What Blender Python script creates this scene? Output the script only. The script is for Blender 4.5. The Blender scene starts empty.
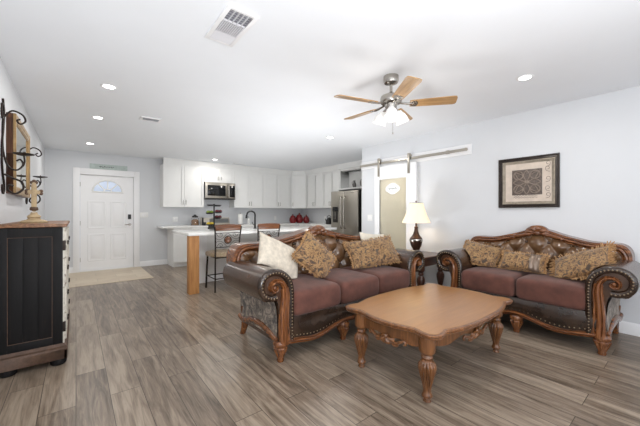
import bpy, bmesh, math, random
from mathutils import Vector, Matrix, Euler
random.seed(7)
PI = math.pi
scene = bpy.context.scene
col = scene.collection

# ------------------------------------------------------------------ camera
cd = bpy.data.cameras.new('camera'); cam = bpy.data.objects.new('camera', cd); col.objects.link(cam)
cd.sensor_width = 36.0; cd.lens = 303.0 / 640.0 * 36.0
cam.location = (0, 0, 1.21); cam.rotation_euler = (PI / 2, 0, -math.atan(244 / 303))
cd.clip_start = 0.02
scene.camera = cam
# ------------------------------------------------------------------ world, exposure
world = bpy.data.worlds.new('world'); scene.world = world; world.use_nodes = True
bgn = world.node_tree.nodes['Background']; bgn.inputs[0].default_value = (0.72, 0.82, 1.0, 1); bgn.inputs[1].default_value = 0.75
vs = scene.view_settings
vs.view_transform = 'Standard'; vs.look = 'None'; vs.gamma = 1.0; vs.use_curve_mapping = False
vs.exposure = 0.0
WIN_POWER, DOWN_POWER, FAN_POWER, FILL_POWER = 30.0, 7.0, 1.6, 104.0
# ------------------------------------------------------------------ large lights: daylight in the two windows behind the camera, then added ceiling fills
def area(name, loc, rot, sx, sy, power, color=(1, 1, 1)):
    l = bpy.data.lights.new(name, 'AREA'); l.shape = 'RECTANGLE'; l.size = sx; l.size_y = sy; l.energy = power; l.color = color
    o = bpy.data.objects.new(name, l); o.location = loc; o.rotation_euler = rot; col.objects.link(o); return o
YB = -2.6                                         # rear wall
area('window_daylight', (0.9, YB + 0.02, 1.35), (PI / 2 + 0.12, 0, 0), 1.7, 1.5, WIN_POWER, (0.97, 0.985, 1.0))
area('window_daylight', (3.1, YB + 0.02, 1.35), (PI / 2 + 0.12, 0, 0), 1.7, 1.5, WIN_POWER * 0.4, (0.97, 0.985, 1.0))
area('ceiling_fill', (0.35, -0.7, 0.75), (PI - 0.35, 0.0, 0), 1.2, 1.0, FILL_POWER, (0.97, 0.985, 1.0))   # added fill behind the camera, aimed at the ceiling like a bounced flash
area('ceiling_fill', (3.0, 6.2, 0.5), (PI, 0, 0), 1.2, 0.4, 8.0, (0.97, 0.985, 1.0))   # second added fill, out of view behind the island
area('ceiling_fill', (2.55, 3.4, 0.4), (PI, 0, 0), 0.9, 0.5, 34.0, (0.97, 0.985, 1.0))   # third added fill, hidden behind the sofa

# ================================================================== materials
def lin(c):
    c /= 255.0
    return c / 12.92 if c <= 0.04045 else ((c + 0.055) / 1.055) ** 2.4
def C(r, g, b): return (lin(r), lin(g), lin(b), 1)
class NT:
    def __init__(s, name):
        s.m = bpy.data.materials.new(name); s.m.use_nodes = True; s.t = s.m.node_tree; s.n = s.t.nodes
        s.b = s.n['Principled BSDF']
    def new(s, t, **kw):
        n = s.n.new(t)
        for k, v in kw.items():
            if k.startswith('i_'):
                key = k[2:].replace('_', ' ')
                n.inputs[key].default_value = v
            else: setattr(n, k, v)
        return n
    def l(s, a, b): s.t.links.new(a, b)
    def coord(s, scale=(1, 1, 1), rot=(0, 0, 0), which='Object'):
        tc = s.new('ShaderNodeTexCoord'); mp = s.new('ShaderNodeMapping')
        mp.inputs['Scale'].default_value = scale; mp.inputs['Rotation'].default_value = rot
        s.l(tc.outputs[which], mp.inputs['Vector']); return mp.outputs['Vector']
    def noise(s, vec, scale, detail=4, rough=0.55, dist=0.0):
        n = s.new('ShaderNodeTexNoise', i_Scale=scale, i_Detail=detail, i_Roughness=rough, i_Distortion=dist)
        if vec is not None: s.l(vec, n.inputs['Vector'])
        return n.outputs['Fac']
    def ramp(s, fac, stops, interp='LINEAR'):
        r = s.new('ShaderNodeValToRGB'); cr = r.color_ramp; cr.interpolation = interp
        while len(cr.elements) < len(stops): cr.elements.new(0.5)
        for e, (p, c) in zip(cr.elements, stops): e.position = p; e.color = c
        s.l(fac, r.inputs['Fac']); return r.outputs['Color']
    def bump(s, h, strength=0.2, dist=0.01):
        b = s.new('ShaderNodeBump', i_Strength=strength, i_Distance=dist); s.l(h, b.inputs['Height']); s.l(b.outputs['Normal'], s.b.inputs['Normal'])
    def set(s, **kw):
        for k, v in kw.items(): s.b.inputs[k.replace('_', ' ')].default_value = v
        return s
def plain(name, c, rough=0.5, metal=0.0, var=0.04, scale=8, bump=0.0, bscale=60, **kw):
    """one colour with a little procedural variation"""
    m = NT(name); v = m.coord()
    f = m.noise(v, scale)
    lo = tuple(x * (1 - var) for x in c[:3]) + (1,); hi = tuple(min(1, x * (1 + var)) for x in c[:3]) + (1,)
    m.l(m.ramp(f, [(0.3, lo), (0.7, hi)]), m.b.inputs['Base Color'])
    m.set(Roughness=rough, Metallic=metal, **kw)
    if bump: m.bump(m.noise(v, bscale), bump, 0.004)
    return m.m
def emit(name, c, strength):
    m = NT(name); m.b.inputs['Base Color'].default_value = c
    m.set(Emission_Color=c, Emission_Strength=strength, Roughness=0.4); return m.m
def wood(name, dark, mid, light, rough=0.35, along='x', scale=1.0, coat=0.2, spec=0.5, bump=True):
    m = NT(name)
    sc = {'x': (1.2, 14, 14), 'y': (14, 1.2, 14), 'z': (14, 14, 1.2)}[along]
    v = m.coord(tuple(q * scale for q in sc))
    f = m.noise(v, 2.2, 6, 0.6, 1.1)
    m.l(m.ramp(f, [(0.25, dark), (0.5, mid), (0.75, light)]), m.b.inputs['Base Color'])
    m.set(Roughness=rough, Coat_Weight=coat, Coat_Roughness=0.26, Specular_IOR_Level=spec)
    if bump: m.bump(f, 0.06, 0.003)
    return m.m
M = {}
M['wall'] = plain('wall_paint', C(216, 218, 221), 0.7, var=0.01, scale=3, bump=0.05, bscale=180)
M['ceiling'] = plain('ceiling_paint', C(238, 241, 245), 0.8, var=0.008, scale=3, bump=0.06, bscale=140)
M['trim'] = plain('white_trim', C(240, 240, 241), 0.4, var=0.01)
M['cab'] = plain('white_cabinet', C(234, 234, 232), 0.4, var=0.012)
M['door'] = plain('white_door', C(242, 242, 243), 0.4, var=0.01)
M['beige_wall'] = plain('beige_wall_paint', C(214, 208, 190), 0.7, var=0.01)
M['quartz'] = plain('white_quartz', C(236, 235, 232), 0.2, var=0.04, scale=5)
M['steel'] = plain('stainless_steel', C(176, 170, 160), 0.3, 1.0, var=0.05, scale=3)
M['steel_dark'] = plain('dark_steel', C(60, 58, 56), 0.35, 0.8, var=0.05)
M['nickel'] = plain('brushed_nickel', C(168, 163, 156), 0.22, 1.0, var=0.04)
M['black'] = plain('black_plastic', C(24, 24, 25), 0.35, var=0.1)
M['blackglass'] = plain('black_glass', C(18, 18, 20), 0.08, var=0.05)
M['iron'] = plain('wrought_iron', C(46, 38, 34), 0.45, 0.7, var=0.25, scale=20, bump=0.3, bscale=50)
M['greyplastic'] = plain('grey_display', C(120, 122, 122), 0.3, var=0.05)
M['whiteplastic'] = plain('white_plastic', C(238, 238, 236), 0.35, var=0.01)
M['ventslat'] = plain('vent_metal', C(216, 216, 220), 0.45, var=0.02)
M['ventdark'] = plain('vent_recess_shade', C(140, 140, 148), 0.7, var=0.05)  # grey stands for the shade behind the louvers
M['darkgap'] = plain('dark_gap_shade', C(30, 28, 27), 0.8, var=0.1)  # near-black stands for the shade inside the kitchen vent
M['walnut'] = wood('carved_walnut', C(46, 25, 14), C(108, 64, 36), C(160, 102, 58), 0.24, 'x', 1.6, 0.35)
M['walnut_z'] = wood('carved_walnut_upright', C(50, 27, 15), C(114, 68, 38), C(164, 106, 60), 0.24, 'z', 1.6, 0.35)
M['table_top'] = wood('polished_honey_wood', C(140, 92, 42), C(152, 101, 47), C(162, 111, 55), 0.28, 'x', 0.8, 0.5, bump=False)
M['table_wood'] = wood('honey_brown_wood', C(60, 35, 19), C(108, 68, 38), C(146, 98, 58), 0.28, 'z', 1.2, 0.3)
M['end_wood'] = wood('dark_end_table_wood', C(36, 18, 12), C(70, 36, 22), C(100, 56, 34), 0.3, 'x', 1.2, 0.3)
M['post_wood'] = wood('raw_pine_post', C(150, 98, 52), C(184, 130, 76), C(204, 152, 96), 0.6, 'z', 0.8, 0.0)
M['stool_wood'] = wood('stool_rail_wood', C(64, 34, 17), C(104, 60, 30), C(138, 84, 44), 0.35, 'x', 1.5, 0.2)
M['chest_top'] = wood('worn_brown_wood', C(70, 44, 26), C(124, 84, 54), C(158, 114, 78), 0.5, 'y', 1.2, 0.05)
M['fan_blade'] = wood('oak_fan_blade', C(132, 98, 60), C(168, 132, 88), C(188, 154, 110), 0.3, 'x', 1.2, 0.1)
M['mirror_wood'] = wood('dark_mirror_wood', C(50, 28, 18), C(92, 56, 36), C(126, 84, 58), 0.45, 'z', 1.4, 0.1)
M['gold'] = plain('antique_gold', C(150, 122, 82), 0.45, 0.4, var=0.3, scale=14)
M['brass'] = plain('nailhead_brass', C(150, 132, 108), 0.3, 1.0, var=0.1)
M['bronze'] = plain('bronze_lamp_body', C(66, 44, 32), 0.28, 0.5, var=0.3, scale=9)
M['mirror'] = plain('mirror_glass', C(226, 222, 208), 0.04, 1.0, var=0.005)

def leather(name, lo, hi, rough=0.3):
    m = NT(name); v = m.coord()
    m.l(m.ramp(m.noise(v, 7, 5, 0.6), [(0.3, lo), (0.7, hi)]), m.b.inputs['Base Color'])
    m.set(Roughness=rough, Coat_Weight=0.25, Coat_Roughness=0.2)
    m.bump(m.noise(v, 120, 3), 0.12, 0.003); return m.m
M['leather'] = leather('brown_leather', C(46, 31, 23), C(84, 59, 43), 0.24)
M['leather_dark'] = leather('dark_leather_trim', C(30, 21, 16), C(60, 44, 33), 0.22)
M['leather_tuft'] = leather('tufted_leather', C(78, 54, 36), C(124, 92, 64), 0.18)
def velvet():
    m = NT('brown_velvet'); v = m.coord()
    m.l(m.ramp(m.noise(v, 9, 5), [(0.3, C(76, 43, 34)), (0.7, C(104, 62, 50))]), m.b.inputs['Base Color'])
    m.set(Roughness=0.85, Sheen_Weight=0.12, Sheen_Roughness=0.5); m.bump(m.noise(v, 220, 2), 0.2, 0.003); return m.m
M['velvet'] = velvet()
def paisley(name, cols, scale=9.0, dist=2.2):
    m = NT(name); v = m.coord()
    n1 = m.noise(v, scale * 0.8, 6, 0.66, dist)
    vo = m.new('ShaderNodeTexVoronoi', i_Scale=scale * 1.2, feature='SMOOTH_F1')
    mix = m.new('ShaderNodeMixRGB', i_Fac=0.16); m.l(v, mix.inputs[1])
    nn = m.new('ShaderNodeTexNoise', i_Scale=scale * 0.8); m.l(v, nn.inputs['Vector']); m.l(nn.outputs['Color'], mix.inputs[2])
    m.l(mix.outputs[0], vo.inputs['Vector'])
    w = m.new('ShaderNodeMath', operation='MULTIPLY'); w.inputs[1].default_value = 15; m.l(vo.outputs['Distance'], w.inputs[0])
    sn = m.new('ShaderNodeMath', operation='SINE'); m.l(w.outputs[0], sn.inputs[0])
    ad = m.new('ShaderNodeMath', operation='MULTIPLY_ADD'); ad.inputs[1].default_value = 0.09; m.l(sn.outputs[0], ad.inputs[0]); m.l(n1, ad.inputs[2])
    m.l(m.ramp(ad.outputs[0], cols), m.b.inputs['Base Color'])
    m.set(Roughness=0.75, Sheen_Weight=0.2); m.bump(ad.outputs[0], 0.25, 0.004); return m.m
M['paisley'] = paisley('gold_paisley_fabric', [(0.34, C(66, 52, 42)), (0.43, C(112, 80, 52)), (0.49, C(148, 114, 72)), (0.54, C(164, 134, 90)), (0.58, C(124, 86, 56)), (0.66, C(74, 66, 56))], 13)
M['tapestry'] = paisley('grey_scroll_tapestry', [(0.38, C(56, 48, 43)), (0.47, C(128, 116, 103)), (0.53, C(78, 67, 60)), (0.61, C(158, 145, 130))], 9, 3.0)
M['seat_cloth'] = paisley('beige_seat_cloth', [(0.3, C(128, 108, 84)), (0.5, C(170, 150, 122)), (0.7, C(190, 172, 146))], 22)
M['fringe'] = plain('gold_fringe', C(166, 128, 86), 0.8, var=0.35, scale=60)
M['cream_fluff'] = plain('cream_textured_fabric', C(206, 196, 180), 0.95, var=0.16, scale=26, bump=0.9, bscale=90)
M['cream'] = plain('cream_fabric', C(222, 214, 198), 0.9, var=0.05, scale=20, bump=0.3, bscale=90)
M['satin'] = plain('grey_brown_satin', C(122, 104, 90), 0.22, 0.35, var=0.2, scale=12)
def shade_mat():
    m = NT('pleated_lamp_shade'); m.set(Roughness=0.9, Emission_Strength=0.38)
    m.b.inputs['Base Color'].default_value = C(240, 228, 204); m.b.inputs['Emission Color'].default_value = C(255, 230, 186)
    return m.m
M['shade'] = shade_mat()
M['fan_glass'] = emit('lit_frosted_glass', (0.9, 0.89, 0.87, 1), 0.12)
M['lens'] = emit('lit_downlight', (1, 0.985, 0.95, 1), 9.0)

def floor_mat():
    m = NT('wood_look_planks')
    tc = m.new('ShaderNodeTexCoord'); mp = m.new('ShaderNodeMapping'); mp.inputs['Rotation'].default_value = (0, 0, PI / 2)
    m.l(tc.outputs['Object'], mp.inputs['Vector'])
    br = m.new('ShaderNodeTexBrick', offset=0.37, offset_frequency=2, squash=1.0)
    for k, v in {'Scale': 1.0, 'Mortar Size': 0.002, 'Mortar Smooth': 0.2, 'Bias': 0.0, 'Brick Width': 1.22, 'Row Height': 0.178}.items(): br.inputs[k].default_value = v
    br.inputs['Color1'].default_value = (0, 0, 0, 1); br.inputs['Color2'].default_value = (1, 1, 1, 1); br.inputs['Mortar'].default_value = (0.5, 0.5, 0.5, 1)
    m.l(mp.outputs['Vector'], br.inputs['Vector'])
    # grain: noise stretched along each plank, shifted per plank
    mp2 = m.new('ShaderNodeMapping'); mp2.inputs['Scale'].default_value = (11, 1.0, 1); m.l(tc.outputs['Object'], mp2.inputs['Vector'])
    sh = m.new('ShaderNodeVectorMath', operation='MULTIPLY_ADD'); sh.inputs[1].default_value = (37, 53, 0)
    m.l(br.outputs['Color'], sh.inputs[0]); m.l(mp2.outputs['Vector'], sh.inputs[2])
    g1 = m.noise(sh.outputs[0], 2.1, 8, 0.62, 0.9)
    mp3 = m.new('ShaderNodeMapping'); mp3.inputs['Scale'].default_value = (60, 2.2, 1); m.l(tc.outputs['Object'], mp3.inputs['Vector'])
    g2 = m.noise(mp3.outputs['Vector'], 2.0, 4, 0.6, 0.4)
    mx = m.new('ShaderNodeMath', operation='MULTIPLY_ADD'); mx.inputs[1].default_value = 0.35; m.l(g2, mx.inputs[0]); m.l(g1, mx.inputs[2])
    plank = m.new('ShaderNodeMath', operation='MULTIPLY_ADD'); plank.inputs[1].default_value = 0.2; m.l(br.outputs['Color'], plank.inputs[0]); m.l(mx.outputs[0], plank.inputs[2])
    c = m.ramp(plank.outputs[0], [(0.42, C(48, 39, 32)), (0.57, C(92, 79, 67)), (0.75, C(126, 111, 96)), (0.97, C(158, 143, 126))])
    mo = m.new('ShaderNodeMixRGB'); mo.inputs[2].default_value = C(58, 49, 42); m.l(br.outputs['Fac'], mo.inputs[0]); m.l(c, mo.inputs[1])
    m.l(mo.outputs[0], m.b.inputs['Base Color'])
    rr = m.new('ShaderNodeMapRange'); rr.inputs[3].default_value = 0.24; rr.inputs[4].default_value = 0.4; m.l(g1, rr.inputs[0]); m.l(rr.outputs[0], m.b.inputs['Roughness'])
    m.bump(plank.outputs[0], 0.08, 0.004); return m.m
M['floor'] = floor_mat()
def tile_mat():
    m = NT('beige_entry_tile'); v = m.coord()
    br = m.new('ShaderNodeTexBrick', offset=0.5)
    for k, q in {'Scale': 1.0, 'Mortar Size': 0.004, 'Brick Width': 0.6, 'Row Height': 0.3}.items(): br.inputs[k].default_value = q
    br.inputs['Color1'].default_value = C(208, 192, 168); br.inputs['Color2'].default_value = C(196, 178, 152); br.inputs['Mortar'].default_value = C(180, 166, 146)
    m.l(v, br.inputs['Vector'])
    mo = m.new('ShaderNodeMixRGB', blend_type='OVERLAY', i_Fac=0.35); m.l(br.outputs['Color'], mo.inputs[1])
    m.l(m.ramp(m.noise(v, 5), [(0.3, (0.4, 0.4, 0.4, 1)), (0.7, (0.6, 0.6, 0.6, 1))]), mo.inputs[2])
    m.l(mo.outputs[0], m.b.inputs['Base Color']); m.set(Roughness=0.35); return m.m
M['tile'] = tile_mat()
def chest_paint():
    m = NT('distressed_black_paint'); v = m.coord((30, 30, 2))
    f = m.noise(v, 2.5, 5, 0.6)
    m.l(m.ramp(f, [(0.3, C(10, 9, 10)), (0.62, C(18, 16, 17)), (0.84, C(44, 33, 26))]), m.b.inputs['Base Color']); m.set(Roughness=0.6, Specular_IOR_Level=0.25); return m.m
M['chest_black'] = chest_paint()
def chest_cream():
    m = NT('distressed_cream_paint'); v = m.coord((12, 12, 12))
    m.l(m.ramp(m.noise(v, 2.5, 6, 0.7), [(0.36, C(92, 66, 48)), (0.44, C(206, 200, 188)), (0.8, C(226, 222, 212))]), m.b.inputs['Base Color']); m.set(Roughness=0.55); return m.m
M['chest_cream'] = chest_cream()
M['worn_edge'] = plain('worn_edge_wood', C(88, 66, 52), 0.6, var=0.3, scale=30)
def glass(name, c, rough, trans=1.0):
    m = NT(name); m.b.inputs['Base Color'].default_value = c
    m.set(Roughness=rough, Transmission_Weight=trans, IOR=1.45); return m.m
M['frosted'] = glass('frosted_door_glass', C(226, 221, 206), 0.45, 0.75)
M['clear'] = glass('clear_glass', (1, 1, 1, 1), 0.02)
M['etched'] = plain('etched_glass_mark', C(250, 250, 250), 0.6, var=0.02)
M['etch_text'] = plain('etched_lettering', C(150, 154, 150), 0.6, var=0.02)
M['sage'] = plain('sage_sign_board', C(180, 192, 188), 0.6, var=0.1, scale=20)
M['ink'] = plain('dark_ink', C(44, 46, 46), 0.6, var=0.05)
M['stone'] = plain('carved_beige_stone', C(178, 156, 122), 0.75, var=0.15, scale=30, bump=0.4, bscale=60)
M['stone_dark'] = plain('bronze_accent', C(92, 70, 54), 0.5, 0.3, var=0.2)
M['picture_frame'] = plain('dark_picture_frame', C(50, 42, 38), 0.35, 0.2, var=0.3, scale=20)
M['picture_liner'] = plain('pewter_liner', C(150, 140, 126), 0.4, 0.5, var=0.2, scale=30)
M['mat_board'] = plain('cream_mat_board', C(206, 192, 178), 0.8, var=0.1, scale=12)
M['medal'] = plain('carved_medallion', C(98, 87, 80), 0.6, var=0.35, scale=45, bump=0.4, bscale=60)
M['relief'] = plain('carved_relief', C(138, 124, 112), 0.6, var=0.25, scale=40)
M['scroll_ink'] = plain('scroll_ink', C(120, 106, 98), 0.8, var=0.1)
M['red'] = plain('dark_red_glaze', C(120, 22, 28), 0.2, var=0.2, scale=10)
M['lemon'] = plain('yellow_fruit', C(214, 186, 62), 0.5, var=0.1)
M['lime'] = plain('green_fruit', C(120, 140, 50), 0.5, var=0.1)
M['plum'] = plain('dark_red_fruit', C(96, 28, 34), 0.35, var=0.15)
M['beans'] = plain('brown_beans', C(172, 130, 92), 0.7, var=0.5, scale=70)
M['paper'] = plain('paper_towel', C(240, 239, 236), 0.9, var=0.02)
M['pewter'] = plain('pewter_grey', C(120, 118, 116), 0.35, 0.7, var=0.1)

# ================================================================== mesh helpers
class MB:
    def __init__(s): s.bm = bmesh.new()
    def quadgrid(s, fn, nu, nv, wrapu=False, wrapv=False):
        """fn(u,v) in 0..1"""
        vs_ = []
        mu = nu if wrapu else nu + 1; mv = nv if wrapv else nv + 1
        for i in range(mu):
            vs_.append([s.bm.verts.new(fn(i / nu, j / nv)) for j in range(mv)])
        for i in range(nu):
            for j in range(nv):
                a = vs_[i][j]; b = vs_[(i + 1) % mu][j]; c = vs_[(i + 1) % mu][(j + 1) % mv]; d = vs_[i][(j + 1) % mv]
                try: s.bm.faces.new((a, b, c, d))
                except ValueError: pass
        return s
    def box(s, x0, x1, y0, y1, z0, z1, bev=0.0, seg=2):
        r = bmesh.ops.create_cube(s.bm, size=1.0); vv = r['verts']
        for v in vv:
            v.co = Vector(((x0 + x1) / 2 + v.co.x * (x1 - x0), (y0 + y1) / 2 + v.co.y * (y1 - y0), (z0 + z1) / 2 + v.co.z * (z1 - z0)))
        if bev > 0:
            es = list({e for v in vv for e in v.link_edges})
            bmesh.ops.bevel(s.bm, geom=es, offset=bev, segments=seg, affect='EDGES', profile=0.6)
        return s
    def tube(s, pts, r, n=8, closed=False, caps=True):
        pts = [Vector(p) for p in pts]; k = len(pts)
        rr = r if isinstance(r, (list, tuple)) else [r] * k
        rings = []; ref = None
        for i in range(k):
            if closed: t = pts[(i + 1) % k] - pts[i - 1]
            else: t = pts[min(i + 1, k - 1)] - pts[max(i - 1, 0)]
            t.normalize()
            if ref is None:
                ref = t.orthogonal().normalized()
            else:
                ref = (ref - t * ref.dot(t))
                if ref.length < 1e-5: ref = t.orthogonal()
                ref.normalize()
            b = t.cross(ref)
            rings.append([s.bm.verts.new(pts[i] + (ref * math.cos(2 * PI * j / n) + b * math.sin(2 * PI * j / n)) * rr[i]) for j in range(n)])
        for i in range(k if closed else k - 1):
            A = rings[i]; B = rings[(i + 1) % k]
            for j in range(n): s.bm.faces.new((A[j], A[(j + 1) % n], B[(j + 1) % n], B[j]))
        if caps and not closed:
            s.bm.faces.new(rings[0][::-1]); s.bm.faces.new(rings[-1])
        return s
    def cyl(s, p0, p1, r0, r1=None, n=16):
        return s.tube([p0, p1], [r0, r0 if r1 is None else r1], n)
    def lathe(s, prof, n=24, c=(0, 0, 0), flute=None, mat=None):
        """prof [(r,z)...]; flute(z index 0..1, angle) -> radius factor"""
        c = Vector(c); rings = []
        for i, (r, z) in enumerate(prof):
            ring = []
            for j in range(n):
                a = 2 * PI * j / n; q = r * (flute(z, a) if flute else 1.0)
                p = Vector((q * math.cos(a), q * math.sin(a), z))
                if mat: p = mat @ p
                ring.append(s.bm.verts.new(c + p))
            rings.append(ring)
        for A, B in zip(rings, rings[1:]):
            for j in range(n): s.bm.faces.new((A[j], A[(j + 1) % n], B[(j + 1) % n], B[j]))
        if prof[0][0] > 1e-4: s.bm.faces.new(rings[0][::-1])
        if prof[-1][0] > 1e-4: s.bm.faces.new(rings[-1])
        return s
    def prism(s, poly, f, d0, d1, bev=0.0):
        """poly 2d, f(a,b,d)->xyz"""
        A = [s.bm.verts.new(f(a, b, d0)) for a, b in poly]; B = [s.bm.verts.new(f(a, b, d1)) for a, b in poly]; n = len(poly)
        fs = [s.bm.faces.new(A[::-1]), s.bm.faces.new(B)]
        for i in range(n): fs.append(s.bm.faces.new((A[i], A[(i + 1) % n], B[(i + 1) % n], B[i])))
        if bev > 0:
            es = [e for v in B for e in v.link_edges if all(q in B for q in e.verts)]
            bmesh.ops.bevel(s.bm, geom=es, offset=bev, segments=2, affect='EDGES', profile=0.6)
        return s
    def sphere(s, c, r, sc=(1, 1, 1), n=12, m=8):
        c = Vector(c)
        def fn(u, v):
            a = 2 * PI * u; b = PI * (v - 0.5)
            return c + Vector((r * sc[0] * math.cos(a) * math.cos(b), r * sc[1] * math.sin(a) * math.cos(b), r * sc[2] * math.sin(b)))
        return s.quadgrid(fn, n, m, wrapu=True)
    def band(s, pts, w, thick, put, shape='round'):
        """a moulded ribbon along a planar path pts [(a,b)], put(a,b,h)->xyz with h the height off the plane"""
        prof = {'round': [(-1, -0.2), (-1, 0), (-0.85, 0.55), (-0.5, 0.88), (0, 1), (0.5, 0.88), (0.85, 0.55), (1, 0), (1, -0.2)],
                'flat': [(-1, -0.2), (-1, 0.8), (-0.85, 1), (0.85, 1), (1, 0.8), (1, -0.2)],
                'ogee': [(-1, -0.2), (-1, 0.45), (-0.8, 0.7), (-0.55, 0.6), (-0.45, 0.45), (-0.3, 0.85), (0, 1), (0.35, 0.95), (0.5, 0.55), (0.62, 0.7), (0.85, 0.6), (1, 0.3), (1, -0.2)]}[shape]
        k = len(pts); ww = w if isinstance(w, (list, tuple)) else [w] * k
        rings = []
        for i in range(k):
            a0 = pts[max(i - 1, 0)]; a1 = pts[min(i + 1, k - 1)]
            dx, dy = a1[0] - a0[0], a1[1] - a0[1]; L = math.hypot(dx, dy) or 1; nx, ny = -dy / L, dx / L
            rings.append([s.bm.verts.new(put(pts[i][0] + nx * q * ww[i] / 2, pts[i][1] + ny * q * ww[i] / 2, h * thick)) for q, h in prof])
        for A, B in zip(rings, rings[1:]):
            for j in range(len(prof) - 1): s.bm.faces.new((A[j], A[j + 1], B[j + 1], B[j]))
        s.bm.faces.new(rings[0][::-1]); s.bm.faces.new(rings[-1])
        return s
    def super(s, c, h, e=0.3, crown=0.0, n=36, m=20):
        """rounded cushion block: centre c, half sizes h"""
        c = Vector(c)
        def pw(x, p): return math.copysign(abs(x) ** p, x)
        def fn(u, v):
            a = 2 * PI * u; b = PI * (v - 0.5)
            x = pw(math.cos(b), e) * pw(math.cos(a), e); y = pw(math.cos(b), e) * pw(math.sin(a), e); z = pw(math.sin(b), 0.45)
            q = Vector((x * h[0], y * h[1], z * h[2]))
            if z > 0: q.z += crown * max(0, 1 - x * x) * max(0, 1 - y * y)
            return c + q
        return s.quadgrid(fn, n, m, wrapu=True)
    def mark(s, idx):
        for f in s.bm.faces:
            if not f.tag: f.material_index = idx; f.tag = True
        return s
    def build(s, name, mat, parent=None, loc=None, sharp=38, smooth=True):
        bm = s.bm
        bmesh.ops.remove_doubles(bm, verts=bm.verts, dist=1e-5)
        bmesh.ops.dissolve_degenerate(bm, dist=1e-6, edges=bm.edges)
        bmesh.ops.recalc_face_normals(bm, faces=bm.faces)
        lim = math.radians(sharp)
        for f in bm.faces: f.smooth = smooth
        for e in bm.edges:
            if len(e.link_faces) == 2: e.smooth = e.calc_face_angle(0) < lim
        me = bpy.data.meshes.new(name); bm.to_mesh(me); bm.free()
        o = bpy.data.objects.new(name, me); col.objects.link(o)
        for q in (mat if isinstance(mat, (list, tuple)) else [mat]): me.materials.append(M[q] if isinstance(q, str) else q)
        if parent is not None: o.parent = parent
        if loc is not None: o.location = loc
        return o
def spline(pts, n=6, closed=False):
    """Catmull-Rom through points of any dimension"""
    P = [tuple(p) for p in pts]; k = len(P); out = []
    rng = range(k) if closed else range(k - 1)
    for i in rng:
        if closed: p0, p1, p2, p3 = P[i - 1], P[i], P[(i + 1) % k], P[(i + 2) % k]
        else: p0, p1, p2, p3 = P[max(i - 1, 0)], P[i], P[i + 1], P[min(i + 2, k - 1)]
        for j in range(n):
            t = j / n
            out.append(tuple(0.5 * (2 * b + (c - a) * t + (2 * a - 5 * b + 4 * c - d) * t * t + (3 * b - a - 3 * c + d) * t ** 3) for a, b, c, d in zip(p0, p1, p2, p3)))
    if not closed: out.append(P[-1])
    return out
def resample(pts, step):
    out = [pts[0]]; acc = 0
    for a, b in zip(pts, pts[1:]):
        L = math.dist(a, b)
        while acc + L >= step and L > 1e-9:
            t = (step - acc) / L; a = tuple(x + (y - x) * t for x, y in zip(a, b)); out.append(a); L = math.dist(a, b); acc = 0
        acc += L
    return out
def tag(o, label, cat, group=None, kind=None):
    if label: o['label'] = label
    if cat: o['category'] = cat
    if group: o['group'] = group
    if kind: o['kind'] = kind
    return o
def thing(name, label, cat, loc=(0, 0, 0), rotz=0.0, group=None):
    o = bpy.data.objects.new(name, None); o.empty_display_size = 0.05; col.objects.link(o)
    o.location = loc; o.rotation_euler = (0, 0, rotz)
    return tag(o, label, cat, group)
def struct(name, mb, mat, label=None, parent=None):
    o = mb.build(name, mat, parent)
    if parent is None:
        o['kind'] = 'structure'
    if label: o['label'] = label
    return o
def dup(root, loc, rotz, label, group=None):
    r = root.copy(); col.objects.link(r); r.location = loc; r.rotation_euler = (0, 0, rotz); r['label'] = label
    if group: r['group'] = group
    for ch in [c for c in list(bpy.data.objects) if c.parent == root]:
        c2 = ch.copy(); col.objects.link(c2); c2.parent = r
        for g in [g for g in list(bpy.data.objects) if g.parent == ch]:
            g2 = g.copy(); col.objects.link(g2); g2.parent = c2
    return r

# ================================================================== room shell
XL, XR, XK, YK, YE, H = -0.47, 4.305, 5.63, 4.05, 7.87, 2.46
T = 0.12
struct('floor', MB().box(XL - T, XK + T, YB - T, YE + 0.3, -0.1, 0), 'floor', 'grey brown wood-look plank floor')
struct('floor_entry', MB().box(XL, 1.13, 6.36, YE, 0, 0.004), 'tile', 'beige tile inset on the floor in front of the white door')
struct('ceiling', MB().box(XL - T, XK + T, YB - T, YE + T, H, H + 0.1), 'ceiling', 'smooth white ceiling')
struct('wall_left', MB().box(XL - T, XL, YB, YE + T, 0, H), 'wall', 'light grey wall behind the tall black chest')
# right wall with the laundry doorway (Y 2.88..3.6, up to 2.0) behind the barn door
wr = MB()
wr.box(XR, XR + T, YB, 2.88, 0, H); wr.box(XR, XR + T, 3.6, YK, 0, H); wr.box(XR, XR + T, 2.88, 3.6, 1.98, H)
struct('wall_right', wr, 'wall', 'pale grey wall behind the loveseat')
struct('wall_alcove', MB().box(XR + T, XK + T, YK - T, YK, 0, H), 'wall')
struct('wall_kitchen', MB().box(XK, XK + T, YK, YE + T, 0, H), 'wall', 'pale grey wall in the kitchen corner')
# laundry room behind the frosted barn door
lw = MB(); lw.box(XK, XK + T, 1.8, YK - T, 0, H); lw.box(XR + T, XK + T, 1.7, 1.8, 0, H)
struct('wall_laundry', lw, 'beige_wall')
# door wall with opening for the front door  X 0.06..1.005, Z 0..2.04
DX0, DX1, DZ = 0.06, 1.005, 2.02
we = MB(); we.box(XL, DX0, YE, YE + T, 0, H); we.box(DX1, XK, YE, YE + T, 0, H); we.box(DX0, DX1, YE, YE + T, DZ, H)
struct('wall_back', we, 'wall', 'light grey wall holding the white front door')
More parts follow.
